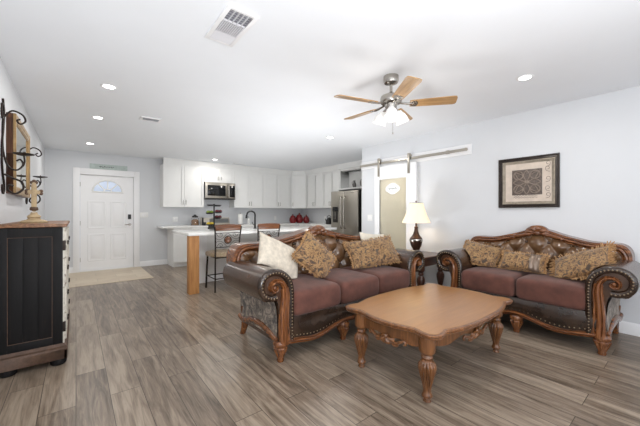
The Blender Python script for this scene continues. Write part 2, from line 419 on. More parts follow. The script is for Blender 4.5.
# rear wall (behind the camera) with two window openings
rw = MB()
for x0, x1 in ((XL, 0.0), (1.8, 2.2), (4.0, XR)): rw.box(x0, x1, YB - T, YB, 0, H)
for x0, x1 in ((0.0, 1.8), (2.2, 4.0)): rw.box(x0, x1, YB - T, YB, 0, 0.5); rw.box(x0, x1, YB - T, YB, 2.2, H)
struct('wall_rear', rw, 'wall')
# baseboards
def base(name, a0, a1, axis, at, sign, label=None):
    m = MB()
    prof = [(0, 0), (0.016, 0), (0.016, 0.095), (0.010, 0.108), (0.006, 0.118), (0, 0.118)]
    if axis == 'y': m.prism(prof, lambda a, b, d: (at + sign * a, d, b), a0, a1)
    else: m.prism(prof, lambda a, b, d: (d, at + sign * a, b), a0, a1)
    struct(name, m, 'trim', label)
base('baseboard_right', YB, 2.80, 'y', XR, -1, 'white baseboard along the wall behind the loveseat')
base('baseboard_alcove', 3.68, YK, 'y', XR, -1)
base('baseboard_left', YB, YE, 'y', XL, 1)
base('baseboard_back', 1.12, 1.70, 'x', YE, -1, 'white baseboard between front door and kitchen')
base('baseboard_entry', XL, -0.05, 'x', YE, -1)
# front door casing
cas = MB()
cas.box(-0.05, 0.06, YE - 0.022, YE, 0, 2.13, 0.004); cas.box(1.005, 1.115, YE - 0.022, YE, 0, 2.13, 0.004); cas.box(0.06, 1.005, YE - 0.022, YE, 2.02, 2.13, 0.004)
cas.box(0.045, 0.062, YE - 0.02, YE + T, 0, 2.02); cas.box(1.003, 1.02, YE - 0.02, YE + T, 0, 2.02); cas.box(0.06, 1.005, YE - 0.02, YE + T, 2.005, 2.022)
struct('trim_1', cas, 'trim', 'white casing around the front door')
# front door slab with a half-round fanlight opening
dr = thing('door_1', 'white panelled front door with fanlight', None, (0, YE + 0.03, 0)); dr['kind'] = 'structure'
FX, FZ, FA, FB_ = 0.53, 1.655, 0.262, 0.25
arc = [(FX + FA * math.cos(PI * i / 24), FZ + FB_ * math.sin(PI * i / 24)) for i in range(25)]
sx0, sx1, sz0, sz1 = DX0 + 0.006, DX1 - 0.006, 0.022, DZ - 0.018
slab = MB()
for y in (0.0, 0.045):
    def vv(p): return slab.bm.verts.new((p[0], y, p[1]))
    # bottom rectangle
    q = [vv(p) for p in ((sx0, sz0), (sx1, sz0), (sx1, FZ), (sx0, FZ))]; slab.bm.faces.new(q)
    # top ring between arc and outer border
    outer = []
    for (x, z) in arc:
        dx, dz = x - FX, z - FZ
        t = min((sx1 - FX) / dx if dx > 1e-6 else ((sx0 - FX) / dx if dx < -1e-6 else 1e9), (sz1 - FZ) / dz if dz > 1e-6 else 1e9)
        outer.append((FX + dx * t, FZ + dz * t))
    A = [vv(p) for p in arc]; B = [vv(p) for p in outer]
    for i in range(24): slab.bm.faces.new((A[i], A[i + 1], B[i + 1], B[i]))
    for (cx) in (sx1, sx0):   # corner fill
        k = [i for i in range(24) if (abs(outer[i][0] - cx) < 1e-6) != (abs(outer[i + 1][0] - cx) < 1e-6) and max(outer[i][1], outer[i + 1][1]) > FZ + 0.1]
        for i in k: slab.bm.faces.new((B[i], B[i + 1], vv((cx, sz1))))
for (p, q) in zip(arc, arc[1:]):
    slab.bm.faces.new([slab.bm.verts.new(c) for c in ((p[0], 0, p[1]), (q[0], 0, q[1]), (q[0], 0.045, q[1]), (p[0], 0.045, p[1]))])
for (x, z, X2, Z2) in ((sx0, sz0, sx1, sz0), (sx1, sz0, sx1, sz1), (sx1, sz1, sx0, sz1), (sx0, sz1, sx0, sz0)):
    slab.bm.faces.new([slab.bm.verts.new(c) for c in ((x, 0, z), (X2, 0, Z2), (X2, 0.045, Z2), (x, 0.045, z))])
slab.build('slab', 'door', dr)
pn = MB()
for (x0, x1, z0, z1) in ((0.20, 0.475, 0.90, 1.45), (0.59, 0.865, 0.90, 1.45), (0.20, 0.475, 0.22, 0.76), (0.59, 0.865, 0.22, 0.76)):
    loop = [(x0, z0), (x1, z0), (x1, z1), (x0, z1)]
    for i in range(4):
        a, b = loop[i], loop[(i + 1) % 4]
        pn.band([a, b], 0.028, 0.006, lambda u, w, h: (u, -h, w))
    pn.box(x0 + 0.045, x1 - 0.045, -0.007, 0.0, z0 + 0.045, z1 - 0.045, 0.005)
pn.build('panel_moulding', 'door', dr)
fl = MB()
fl.band([(FX + FA * math.cos(PI * i / 24), FZ + FB_ * math.sin(PI * i / 24)) for i in range(25)], 0.034, 0.014, lambda a, b, h: (a, -h, b))
fl.band([(FX - FA - 0.016, FZ), (FX + FA + 0.016, FZ)], 0.034, 0.014, lambda a, b, h: (a, -h, b))
for k in (1, 2, 3):
    a = PI * k / 4
    fl.box(-0.012, 0.012, 0.004, 0.02, 0, 0.2)
    for v in fl.bm.verts[-8:] if False else []: pass
    fl.bm.verts.ensure_lookup_table()
    for v in fl.bm.verts[-8:]:
        x, z = v.co.x, v.co.z
        z = 0.06 + z * 0.94
        v.co.x = FX + (z * math.cos(a)) * 1.0 + x * math.sin(a); v.co.z = FZ + z * math.sin(a) - x * math.cos(a)
fl.band([(FX + 0.075 * math.cos(PI * i / 12), FZ + 0.06 * math.sin(PI * i / 12)) for i in range(13)], 0.02, 0.012, lambda a, b, h: (a, 0.008 - h, b))
fl.build('fanlight_frame', 'whiteplastic', dr)
MB().prism(arc, lambda a, b, d: (a, d, b), 0.022, 0.028).build('fanlight_glass', 'clear', dr)
MB().box(0.895, 0.955, -0.022, 0.0, 1.075, 1.18, 0.006).build('keypad_lock', 'black', dr)
hd = MB(); hd.cyl((0.93, 0, 0.955), (0.93, -0.012, 0.955), 0.03); hd.cyl((0.93, -0.01, 0.955), (0.93, -0.05, 0.955), 0.009); hd.tube([(0.935, -0.05, 0.955), (0.87, -0.052, 0.955), (0.83, -0.05, 0.953)], [0.01, 0.009, 0.007])
hd.build('lever_handle', 'nickel', dr)
for z in (0.25, 1.0, 1.8): MB().cyl((DX0 + 0.004, -0.004, z - 0.045), (DX0 + 0.004, -0.004, z + 0.045), 0.007).build('hinge', 'nickel', dr)
struct('trim_2', MB().box(DX0, DX1, YE - 0.01, YE + T + 0.02, 0.0, 0.018, 0.004), 'whiteplastic', 'white threshold under the front door')

# ================================================================== wall things
sg = thing('wall_sign', 'thin pale sage sign with script resting on the front door casing', 'sign', (0.55, YE - 0.012, 2.131))
MB().box(-0.33, 0.33, -0.012, 0.01, 0.0, 0.105, 0.002).build('sign_board', 'sage', sg)
sc = []
for i in range(60):
    t = i / 59; sc.append((-0.17 + 0.24 * t + 0.012 * math.sin(46 * t), -0.014, 0.052 + 0.018 * math.sin(38 * t + 1.2 * math.sin(9 * t)) * (0.6 + 0.4 * math.sin(7 * t))))
MB().tube(sc, 0.0035, 5).build('script_lettering', 'ink', sg)
def plate(x, y, z, nrm, w, h, kind, label):
    o = thing('wall_switch' if kind == 's' else 'wall_outlet', label, 'light switch' if kind == 's' else 'outlet', (x, y, z), {'-y': 0, '-x': -PI / 2}[nrm])
    MB().box(-w / 2, w / 2, -0.006, 0.0, -h / 2, h / 2, 0.003).build('face_plate', 'whiteplastic', o)
    m = MB(); k = max(1, round(w / 0.07))
    for i in range(k):
        c = (i - (k - 1) / 2) * 0.046
        m.box(c - 0.016, c + 0.016, -0.010, -0.005, -0.032, 0.032, 0.002)
    m.build('rocker' if kind == 's' else 'socket', 'trim', o)
plate(1.205, YE, 1.165, '-y', 0.165, 0.115, 's', 'wide white switch plate on the wall right of the front door')
plate(1.86, YE, 1.06, '-y', 0.115, 0.115, 'o', 'white outlet plate under the leftmost upper cabinets')
plate(3.95, YE, 1.06, '-y', 0.075, 0.115, 'o', 'white outlet on the backsplash behind the black faucet')
plate(4.62, YE, 1.06, '-y', 0.075, 0.115, 'o', 'white outlet on the backsplash left of the red canisters')
plate(XK, 6.75, 1.06, '-x', 0.075, 0.115, 'o', 'white outlet on the kitchen side wall left of the fridge')
plate(XR, 3.845, 1.12, '-x', 0.12, 0.115, 's', 'white switch plate on the wall left of the barn door')

# barn door track board, rail, door
hb = MB().box(XR - 0.022, XR, 1.96, YK, 2.035, 2.178, 0.003)
struct('trim_3', hb, 'trim', 'white header board carrying the barn door rail')
rl = thing('barn_door_rail', 'flat brushed steel rail on the white header board above the barn door', 'rail', (XR - 0.06, 0, 2.10))
MB().box(-0.004, 0.004, 2.0, YK, -0.02, 0.02, 0.002).build('rail_bar', 'steel', rl)
for y in (2.1, 2.75, 3.4, 4.0): MB().cyl((0.004, y, 0), (0.038, y, 0), 0.011).build('standoff', 'steel', rl)
MB().box(-0.012, 0.012, 2.26, 2.31, -0.026, 0.026, 0.004).build('door_stop', 'steel', rl)
MB().cyl((-0.012, 2.02, 0), (0.012, 2.02, 0), 0.022).build('end_cap', 'steel', rl)
bd = thing('barn_door', 'white barn door with tall frosted glass panel and oval mark', 'barn door', (XR - 0.06, 3.24, 0))
y0, y1 = -0.43, 0.43
fm = MB(); 
for a in ((y0, y0 + 0.185, 0.012, 2.03), (y1 - 0.115, y1, 0.012, 2.03), (y0 + 0.185, y1 - 0.115, 0.012, 0.22), (y0 + 0.185, y1 - 0.115, 1.80, 2.03)):
    fm.box(-0.018, 0.02, a[0], a[1], a[2], a[3], 0.003)
fm.build('frame', 'trim', bd)
MB().box(-0.004, 0.004, y0 + 0.18, y1 - 0.11, 0.21, 1.81).build('frosted_panel', 'frosted', bd)
ov = MB(); pts = [(0.035 + 0.145 * math.cos(2 * PI * i / 40) * (1 + 0.05 * math.cos(4 * 2 * PI * i / 40)), 1.63 + 0.09 * math.sin(2 * PI * i / 40) * (1 + 0.10 * math.cos(4 * 2 * PI * i / 40))) for i in range(40)]
ov.prism(pts, lambda a, b, d: (d, a, b), -0.0065, -0.004)
ov.build('oval_mark', 'etched', bd)
tx = [(-0.0075, 0.035 + 0.085 - 0.17 * (i / 49) , 1.63 + 0.016 * math.sin(i * 0.75) * (0.7 + 0.5 * math.sin(i * 0.31))) for i in range(50)]
MB().tube(tx, 0.003, 5).build('mark_lettering', 'etch_text', bd)
for y in (0.33, -0.30):
    hgr = MB(); hgr.box(-0.030, -0.022, y - 0.021, y + 0.021, 1.86, 2.18, 0.003); hgr.box(-0.03, 0.008, y - 0.021, y + 0.021, 2.165, 2.188, 0.003)
    hgr.cyl((-0.022, y, 2.154), (0.012, y, 2.154), 0.032, n=20)
    for z in (1.89, 1.97): hgr.cyl((-0.034, y, z), (-0.028, y, z), 0.008)
    hgr.build('hanger', 'steel', bd)
# added laundry lamp, unseen, brightening the frosted glass from behind
ll = thing('laundry_fill_light', 'added round ceiling light, out of view, brightening the frosted glass of the barn door', 'ceiling light', (4.95, 3.1, H))
MB().lathe([(0.13, -0.001), (0.14, -0.02), (0.10, -0.06), (0.0, -0.075)], 24).build('diffuser', 'fan_glass', ll)
pl = bpy.data.lights.new('laundry_fill_bulb', 'POINT'); pl.energy = 38; pl.shadow_soft_size = 0.12; pl.color = (1, 0.93, 0.8)
po = bpy.data.objects.new('laundry_fill_bulb', pl); po.location = (4.95, 3.1, H - 0.18); col.objects.link(po)

# ================================================================== ceiling things
DL = [((0.254, 3.64), 'recessed ceiling light nearest the left wall mirror'), ((0.224, 4.911), 'recessed ceiling light between the nearest one and the door, on the left row'),
      ((0.196, 6.839), 'recessed ceiling light closest to the front door'), ((3.226, 0.991), 'recessed ceiling light above the loveseat'),
      ((3.275, 3.803), 'recessed ceiling light beyond the fan, near the barn door'), ((2.529, 7.053), 'recessed ceiling light in front of the microwave cabinets')]
dl0 = None
for i, ((x, y), lab) in enumerate(DL):
    if dl0 is None:
        dl0 = thing('recessed_light', lab, 'ceiling light', (x, y, H), 0, 'recessed ceiling lights')
        MB().lathe([(0.050, -0.001), (0.050, -0.004), (0.066, -0.006), (0.072, -0.001)], 28).build('trim_ring', 'trim', dl0)
        MB().lathe([(0.0, -0.003), (0.05, -0.003), (0.05, -0.001)], 28).build('lens', 'lens', dl0)
    else: dup(dl0, (x, y, H), 0, lab)
for (x, y) in [d[0] for d in DL] + [(0.3, 1.2), (0.3, -1.2), (2.2, -1.2), (3.9, 5.6), (2.5, 5.6)]:  # the extra positions are beams alone, with no fixture
    s = bpy.data.lights.new('downlight_beam', 'AREA'); s.shape = 'DISK'; s.size = 0.1; s.energy = DOWN_POWER; s.color = (1, 0.97, 0.92)
    o = bpy.data.objects.new('downlight_beam', s); o.location = (x, y, H - 0.012); col.objects.link(o)
def vent(x, y, w, l, label, ns, rot=0, dark='ventdark'):
    v = thing('ceiling_vent', label, 'vent', (x, y, H), rot)
    f = MB(); fw = 0.028
    for a in ((-w / 2, -w / 2 + fw, -l / 2, l / 2), (w / 2 - fw, w / 2, -l / 2, l / 2), (-w / 2 + fw, w / 2 - fw, -l / 2, -l / 2 + fw), (-w / 2 + fw, w / 2 - fw, l / 2 - fw, l / 2)):
        f.box(a[0], a[1], a[2], a[3], -0.012, 0, 0.003)
    f.build('frame', 'trim', v)
    MB().box(-w / 2 + 0.01, w / 2 - 0.01, -l / 2 + 0.01, l / 2 - 0.01, -0.003, -0.001).build('recess_shade', dark, v)  # flat plate; the shade inside the vent is put into its colour
    s = MB(); i0, i1 = -l / 2 + fw, l / 2 - fw
    secs = [(i0, i1, 1, ns)] if ns < 12 else [(i0, i0 + 0.33 * (i1 - i0), 1, 5), (i0 + 0.33 * (i1 - i0), i0 + 0.72 * (i1 - i0), 0, 11), (i0 + 0.72 * (i1 - i0), i1, -1, 6)]
    for a0, a1, k, n_ in secs:
        if k == 0:      # slats running the long way
            for i in range(n_):
                t = -w / 2 + fw + (i + 0.5) * (w - 2 * fw) / n_
                s.box(t - 0.0035, t + 0.0035, a0 + 0.004, a1 - 0.004, -0.013, -0.003)
            s.box(-w / 2 + fw, w / 2 - fw, a0 - 0.004, a0 + 0.004, -0.012, -0.002); s.box(-w / 2 + fw, w / 2 - fw, a1 - 0.004, a1 + 0.004, -0.012, -0.002)
        else:
            for i in range(n_):
                t = a0 + (i + 0.5) * (a1 - a0) / n_; d = (a1 - a0) / n_ * (0.3 if k > 0 else 0.62)
                s.prism([(t - k * d, -0.012), (t - k * d + 0.002, -0.012), (t + k * d + 0.002, -0.003), (t + k * d, -0.003)], lambda a, b, q: (q, a, b), -w / 2 + fw, w / 2 - fw)
            if ns >= 12 and k > 0:
                for j in range(1, 5): x = -w / 2 + fw + j * (w - 2 * fw) / 5; s.box(x - 0.003, x + 0.003, a0, a1, -0.012, -0.003)
    s.build('louver', 'ventslat', v)
vent(0.808, 1.962, 0.205, 0.43, 'large white louvered vent on the ceiling nearest the camera', 20)
vent(0.775, 4.555, 0.24, 0.17, 'small white ceiling vent between left recessed lights and the kitchen', 7)
vent(3.24, 7.30, 0.36, 0.12, 'narrow dark ceiling vent above the kitchen cabinets', 3, dark='darkgap')
# fan
fan = thing('ceiling_fan', 'five blade ceiling fan of brushed nickel and oak with lit glass shades', 'ceiling fan', (2.247, 1.753, H))
MB().lathe([(0.068, 0), (0.068, -0.045), (0.060, -0.062), (0.03, -0.075), (0.016, -0.078)], 28).build('canopy', 'nickel', fan)
MB().cyl((0, 0, -0.07), (0, 0, -0.17), 0.013).build('downrod', 'nickel', fan)
MB().lathe([(0.018, -0.145), (0.028, -0.155), (0.06, -0.168), (0.092, -0.185), (0.098, -0.205), (0.098, -0.232), (0.09, -0.246), (0.055, -0.256), (0.05, -0.30), (0.042, -0.312), (0.0, -0.314)], 32).build('motor_housing', 'nickel', fan)
for k in range(5):
    a = math.radians(20 + 72 * k)
    R = Matrix.Rotation(a, 4, 'Z') @ Matrix.Translation((0, 0, -0.258)) @ Matrix.Rotation(math.radians(-12), 4, 'X')
    ir = MB(); ir.tube([(0.05, 0, 0.015), (0.09, 0, 0.006), (0.14, 0, -0.004), (0.19, 0.0, -0.005)], [0.010, 0.009, 0.011, 0.013], 8)
    ir.prism(spline([(0.16, 0), (0.185, 0.035), (0.22, 0.04), (0.235, 0.0), (0.22, -0.04), (0.185, -0.035)], 4, True), lambda p, q, d: (p, q, d), -0.010, -0.006)
    for x, y in ((0.19, 0.025), (0.19, -0.025), (0.222, 0)): ir.cyl((x, y, -0.014), (x, y, -0.008), 0.006)
    b = MB(); out = [(0.165, -0.045), (0.19, -0.05), (0.35, -0.056), (0.53, -0.062), (0.553, -0.056), (0.56, -0.035), (0.56, 0.035), (0.553, 0.056), (0.53, 0.062), (0.35, 0.056), (0.19, 0.05), (0.165, 0.045)]
    b.prism(out, lambda p, q, d: (p, q, d), -0.006, 0.001)
    io = ir.build('blade_iron', 'nickel', fan); bo = b.build('blade', 'fan_blade', fan)
    io.matrix_local = R; bo.matrix_local = R
for k in range(3):
    a = math.radians(-140 + 120 * k)
    m = MB(); m.tube([(0.03 * math.cos(a), 0.03 * math.sin(a), -0.29), (0.06 * math.cos(a), 0.06 * math.sin(a), -0.298), (0.085 * math.cos(a), 0.085 * math.sin(a), -0.315)], 0.011)
    m.build('light_arm', 'nickel', fan)
for k in range(3):
    a = math.radians(-140 + 120 * k)
    R = Matrix.Translation((0.078 * math.cos(a), 0.078 * math.sin(a), -0.305)) @ Matrix.Rotation(a, 4, 'Z') @ Matrix.Rotation(math.radians(-24), 4, 'Y')
    s = MB().lathe([(0.0, -0.003), (0.022, -0.004), (0.03, -0.02), (0.045, -0.045), (0.056, -0.075), (0.058, -0.10), (0.064, -0.118), (0.06, -0.117), (0.054, -0.098), (0.05, -0.07), (0.02, -0.03), (0.0, -0.025)], 24).build('glass_shade', 'fan_glass', fan)
    s.matrix_local = R
    pl = bpy.data.lights.new('fan_bulb', 'POINT'); pl.energy = FAN_POWER; pl.shadow_soft_size = 0.05; pl.color = (1, 0.95, 0.87)
    po = bpy.data.objects.new('fan_bulb', pl); po.location = Vector((2.247, 1.753, H)) + Vector((0.20 * math.cos(a), 0.20 * math.sin(a), -0.5)); col.objects.link(po)
m = MB(); m.tube([(0.012, -0.01, -0.31), (0.012, -0.01, -0.53)], 0.0016, 5); m.sphere((0.012, -0.01, -0.52), 0.006)
m.build('pull_chain', 'nickel', fan)

# ================================================================== kitchen
def shaker(mb, a0, a1, z0, z1, put, th=0.018, fr=0.055):
    """a shaker door: put(a, z, depth) maps; depth 0 = cabinet face, grows toward the room"""
    g = 0.0025; a0 += g; a1 -= g; z0 += g; z1 -= g
    def bx(p0, p1, q0, q1, d):
        mb.prism([(p0, q0), (p1, q0), (p1, q1), (p0, q1)], put, 0.0, d)
    bx(a0, a0 + fr, z0, z1, th); bx(a1 - fr, a1, z0, z1, th); bx(a0 + fr, a1 - fr, z0, z0 + fr, th); bx(a0 + fr, a1 - fr, z1 - fr, z1, th)
    bx(a0 + fr, a1 - fr, z0 + fr, z1 - fr, th * 0.4)
def pull(mb, a, z, put, L=0.1, d0=0.018, horiz=False):
    p = (lambda t, d: put(a + t, z, d)) if horiz else (lambda t, d: put(a, z + t, d))
    mb.tube([p(-L / 2, d0), p(-L / 2, d0 + 0.026), p(L / 2, d0 + 0.026), p(L / 2, d0)], 0.0055, 6)
def cabinet(name, label, cat, x0, x1, z0, z1, loc, rotz, depth, doors, group=None, toe=0.0, crown=False, handle_low=True, drawer=0.0):
    """local frame: x along the front, y=0 the face, +y into the cabinet"""
    c = thing(name, label, cat, loc, rotz, group)
    b = MB(); b.box(x0, x1, 0, depth, z0 + toe, z1)
    if toe: b.box(x0 + 0.005, x1 - 0.005, 0.06, depth, z0, z0 + toe)
    b.build('carcass', 'cab', c)
    put = lambda a, z, d: (a, -d, z)
    w = (x1 - x0) / doors
    for i in range(doors):
        a0 = x0 + i * w; a1 = a0 + w
        zt = z1 - drawer
        m = MB(); shaker(m, a0, a1, z0 + toe, zt, put); d = m.build('door', 'cab', c)
        hm = MB()
        if doors == 1: ha = a0 + 0.03
        else: ha = a1 - 0.03 if i % 2 == 0 else a0 + 0.03
        hz = (z0 + 0.11) if handle_low else (zt - 0.11)
        pull(hm, ha, hz, put, 0.1 if (z1 - z0) > 0.5 else 0.08); hm.build('handle', 'nickel', d)
        if drawer:
            m = MB(); shaker(m, a0, a1, zt, z1, put, fr=0.035); d = m.build('drawer', 'cab', c)
            hm = MB(); pull(hm, (a0 + a1) / 2, (zt + z1) / 2, put, 0.1, horiz=True); hm.build('handle', 'nickel', d)
    if crown:
        m = MB(); m.prism([(0, 0), (-0.012, 0), (-0.018, 0.03), (-0.045, 0.075), (-0.055, 0.10), (-0.055, H - z1 - 0.001), (0, H - z1 - 0.001)], lambda a, b_, d: (d, a, z1 + b_), x0, x1)
        m.build('crown_moulding', 'cab', c)
    return c
ZB, ZT = 1.35, 2.325
YU = YE - 0.33
g = 'white shaker upper cabinets'
cabinet('upper_cabinet', 'white two-door upper cabinet left of the microwave', 'cabinet', 1.53, 2.43, ZB, ZT, (0, YU, 0), 0, 0.33, 2, g, crown=True)
cabinet('upper_cabinet', 'short white two-door cabinet above the microwave', 'cabinet', 2.43, 3.2, 1.968, ZT, (0, YU, 0), 0, 0.33, 2, g, crown=True)
cabinet('upper_cabinet', 'white two-door upper cabinet directly right of the microwave', 'cabinet', 3.2, 4.09, ZB, ZT, (0, YU, 0), 0, 0.33, 2, g, crown=True)
cabinet('upper_cabinet', 'white two-door upper cabinet second to the right of the microwave', 'cabinet', 4.09, 4.985, ZB, ZT, (0, YU, 0), 0, 0.33, 2, g, crown=True)
cc = thing('corner_cabinet', 'white angled upper cabinet in the kitchen corner above red canisters', 'cabinet', (0, 0, 0), 0, g)
XU = 5.30; YC = YU - (XU - 4.985)
MB().prism([(4.985, YE), (4.985, YU), (XU, YC), (XK, YC), (XK, YE)], lambda a, b, d: (a, b, d), ZB, ZT).build('carcass', 'cab', cc)
s2 = math.sqrt(0.5); Ld = (XU - 4.985) / s2
pc = lambda a, z, d: (4.985 + a * s2 - d * s2, YU - a * s2 - d * s2, z)
m = MB(); shaker(m, 0.02, Ld - 0.02, ZB, ZT, pc); dd = m.build('door', 'cab', cc)
m = MB(); pull(m, 0.05, ZB + 0.11, pc); m.build('handle', 'nickel', dd)
m = MB(); m.prism([(4.986, YE), (4.986, YU - 0.055), (XU - 0.055, YC + 0.001), (XK, YC + 0.001), (XK, YE)], lambda a, b, d: (a, b, d), ZT, H - 0.001); m.build('crown_moulding', 'cab', cc)
cabinet('upper_cabinet', 'white two-door upper cabinet between kitchen corner and fridge, corner side', 'cabinet', -YC, -6.45, ZB, ZT, (XU, 0, 0), -PI / 2, 0.33, 2, g, crown=True)
cabinet('upper_cabinet', 'white upper cabinet touching the open shelf over the fridge', 'cabinet', -6.45, -5.78, ZB, ZT, (XU, 0, 0), -PI / 2, 0.33, 2, g, crown=True)
# open shelf over the fridge
ns = thing('wall_shelf', 'white open shelf box above the stainless fridge', 'shelf', (0, 0, 0))
m = MB(); m.box(XU, XK, 5.74, 5.78, 1.80, ZT); m.box(XU, XK, 4.72, 4.76, 1.80, ZT); m.box(XU, XK, 4.76, 5.74, 2.285, ZT); m.box(XK - 0.02, XK, 4.76, 5.74, 1.84, 2.285)
m.build('shelf_case', 'cab', ns)
MB().box(XU - 0.012, XK, 4.72, 5.78, 1.80, 1.84, 0.003).build('shelf_board', 'cab', ns)
MB().box(XU - 0.05, XK, YK, 5.78, ZT, H - 0.001).build('crown_moulding', 'cab', ns)
fp = thing('side_panel', 'tall white panel at the hidden side of the fridge', 'panel', (0, 0, 0))
fp.name = 'fridge_panel'
MB().box(5.0, XK, 4.70, 4.72, 0, 2.325).build('panel_board', 'cab', fp)
# things on that shelf
t = thing('jug', 'small dark pewter jug on the shelf above the fridge', 'jug', (5.42, 5.36, 1.84))
MB().lathe([(0.03, 0), (0.045, 0.03), (0.05, 0.07), (0.035, 0.12), (0.022, 0.15), (0.03, 0.18), (0.0, 0.178)], 20).build('body', 'pewter', t)
MB().tube(spline([(0, 0.03, 0.16), (0, 0.075, 0.15), (0, 0.08, 0.10), (0, 0.048, 0.07)], 4), 0.005, 6).build('handle', 'pewter', t)
t = thing('serving_plate', 'pale grey round plate standing on the shelf above the fridge', 'plate', (5.5, 5.10, 1.84))
mt = Matrix.Rotation(math.radians(-78), 4, 'Y')
MB().lathe([(0.0, 0.0), (0.07, 0.0), (0.125, 0.018), (0.128, 0.022), (0.07, 0.008), (0.0, 0.006)], 32, c=(0, 0, 0.128), mat=mt.to_3x3()).build('dish', 'pewter', t)
m = MB(); m.tube([(-0.05, -0.05, 0.004), (0.03, -0.05, 0.004), (0.05, -0.05, 0.08)], 0.005, 6); m.tube([(-0.05, 0.05, 0.004), (0.03, 0.05, 0.004), (0.05, 0.05, 0.08)], 0.005, 6)
m.tube([(0.03, -0.05, 0.004), (0.03, 0.05, 0.004)], 0.004, 6); m.build('stand', 'pewter', t)
# microwave
mw = thing('microwave', 'stainless over-range microwave under the short white cabinet', 'microwave', (2.437, YE - 0.40, 1.55))
MB().box(0, 0.756, 0, 0.395, 0, 0.416, 0.004).build('body', 'steel_dark', mw)
m = MB(); m.box(0.0, 0.59, -0.03, -0.001, 0.03, 0.416, 0.006); d = m.build('door', 'steel', mw)
MB().box(0.05, 0.50, -0.033, -0.0295, 0.085, 0.345, 0.002).build('window', 'blackglass', d)
MB().tube([(0.555, -0.03, 0.06), (0.555, -0.062, 0.075), (0.555, -0.066, 0.21), (0.555, -0.062, 0.35), (0.555, -0.03, 0.365)], 0.012, 10).build('handle', 'nickel', d)
m = MB(); m.box(0.592, 0.756, -0.03, -0.001, 0.03, 0.416, 0.006); p = m.build('control_panel', 'steel', mw)
MB().box(0.605, 0.745, -0.033, -0.0295, 0.06, 0.35, 0.002).build('keypad', 'blackglass', p)
MB().box(0.0, 0.756, -0.025, -0.001, 0.0, 0.027).build('vent_grille', 'steel_dark', mw)
# base run
gb = 'white kitchen base cabinets'
cabinet('base_cabinet', 'white base cabinet left of the range, nearest the front door', 'cabinet', 1.68, 2.43, 0, 0.87, (0, 7.27, 0), 0, YE - 7.27 - 0.025, 2, gb, toe=0.1, handle_low=False, drawer=0.16)
cabinet('base_cabinet', 'white base cabinets right of the range along the back wall', 'cabinet', 3.2, 5.0, 0, 0.87, (0, 7.27, 0), 0, YE - 7.27 - 0.025, 4, gb, toe=0.1, handle_low=False, drawer=0.16)
cabinet('base_cabinet', 'white base cabinets between the kitchen corner and the fridge', 'cabinet', -7.23, -5.74, 0, 0.87, (5.03, 0, 0), -PI / 2, XK - 5.03 - 0.025, 3, gb, toe=0.1, handle_low=False, drawer=0.16)
tag(MB().box(1.46, 2.437, 7.235, YE, 0.872, 0.91, 0.003).build('countertop', 'quartz'), 'white countertop left of the range with glass jar on it', 'countertop', 'white kitchen countertops')
m = MB(); m.prism([(3.198, YE), (3.198, 7.235), (4.995, 7.235), (4.995, 5.74), (XK, 5.74), (XK, YE)], lambda a, b, d: (a, b, d), 0.872, 0.91)
tag(m.build('countertop', 'quartz'), 'white L-shaped countertop running into the corner under the red canisters', 'countertop', 'white kitchen countertops')
# range
rg = thing('kitchen_range', 'stainless range below the microwave with grey backguard', 'range', (2.441, 7.24, 0))
MB().box(0, 0.75, 0.02, 0.62, 0.0, 0.9, 0.004).build('body', 'steel_dark', rg)
MB().box(0, 0.75, 0.0, 0.55, 0.9, 0.915, 0.003).build('cooktop', 'blackglass', rg)
m = MB(); m.prism([(0.55, 0.9), (0.625, 0.9), (0.625, 1.09), (0.59, 1.09)], lambda a, b, d: (d, a, b), 0.0, 0.75); bg_ = m.build('backguard', 'steel', rg)
m = MB(); m.prism([(0.562, 0.955), (0.568, 0.955), (0.586, 1.065), (0.58, 1.065)], lambda a, b, d: (d, a - 0.003, b), 0.22, 0.72); m.build('control_display', 'greyplastic', bg_)
d = MB().box(0.02, 0.73, -0.02, 0.02, 0.2, 0.78, 0.005).build('oven_door', 'steel', rg)
MB().tube([(0.06, -0.02, 0.73), (0.06, -0.055, 0.73), (0.69, -0.055, 0.73), (0.69, -0.02, 0.73)], 0.011, 8).build('handle', 'nickel', d)
# fridge   front x=4.95, y 4.79..5.71
fr = thing('refrigerator', 'stainless french-door refrigerator with water dispenser', 'refrigerator', (4.95, 5.25, 0), -PI / 2)
MB().box(-0.46, 0.46, 0.055, 0.67, 0.015, 1.74, 0.006).build('body', 'steel_dark', fr)
m = MB()
for x in (-0.4, 0.4): m.cyl((x, 0.12, 0), (x, 0.12, 0.03), 0.02); m.cyl((x, 0.6, 0), (x, 0.6, 0.03), 0.02)
m.build('foot', 'black', fr)
def fdoor(x0, x1, nm, z0=0.70, z1=1.735):
    return MB().box(x0, x1, 0.0, 0.052, z0, z1, 0.012, 3).build(nm, 'steel', fr)
dl_ = fdoor(-0.46, -0.003, 'door'); dr_ = fdoor(0.003, 0.46, 'door'); dz_ = fdoor(-0.46, 0.46, 'freezer_drawer', 0.06, 0.692)
for d, x in ((dl_, -0.06), (dr_, 0.06)):
    MB().tube(spline([(x, 0.0, 0.85), (x, -0.045, 0.88), (x, -0.06, 1.2), (x, -0.045, 1.56), (x, 0.0, 1.59)], 5), 0.014, 10).build('handle', 'nickel', d)
MB().tube(spline([(-0.36, 0.0, 0.62), (-0.34, -0.045, 0.62), (0, -0.055, 0.62), (0.34, -0.045, 0.62), (0.36, 0.0, 0.62)], 5), 0.013, 10).build('handle', 'nickel', dz_)
m = MB(); m.box(-0.40, -0.19, -0.006, 0.004, 1.25, 1.36, 0.003); m.build('dispenser_display', 'blackglass', dl_)
m = MB(); m.box(-0.385, -0.205, -0.004, 0.004, 0.98, 1.248, 0.003); m.build('dispenser_niche', 'steel_dark', dl_)
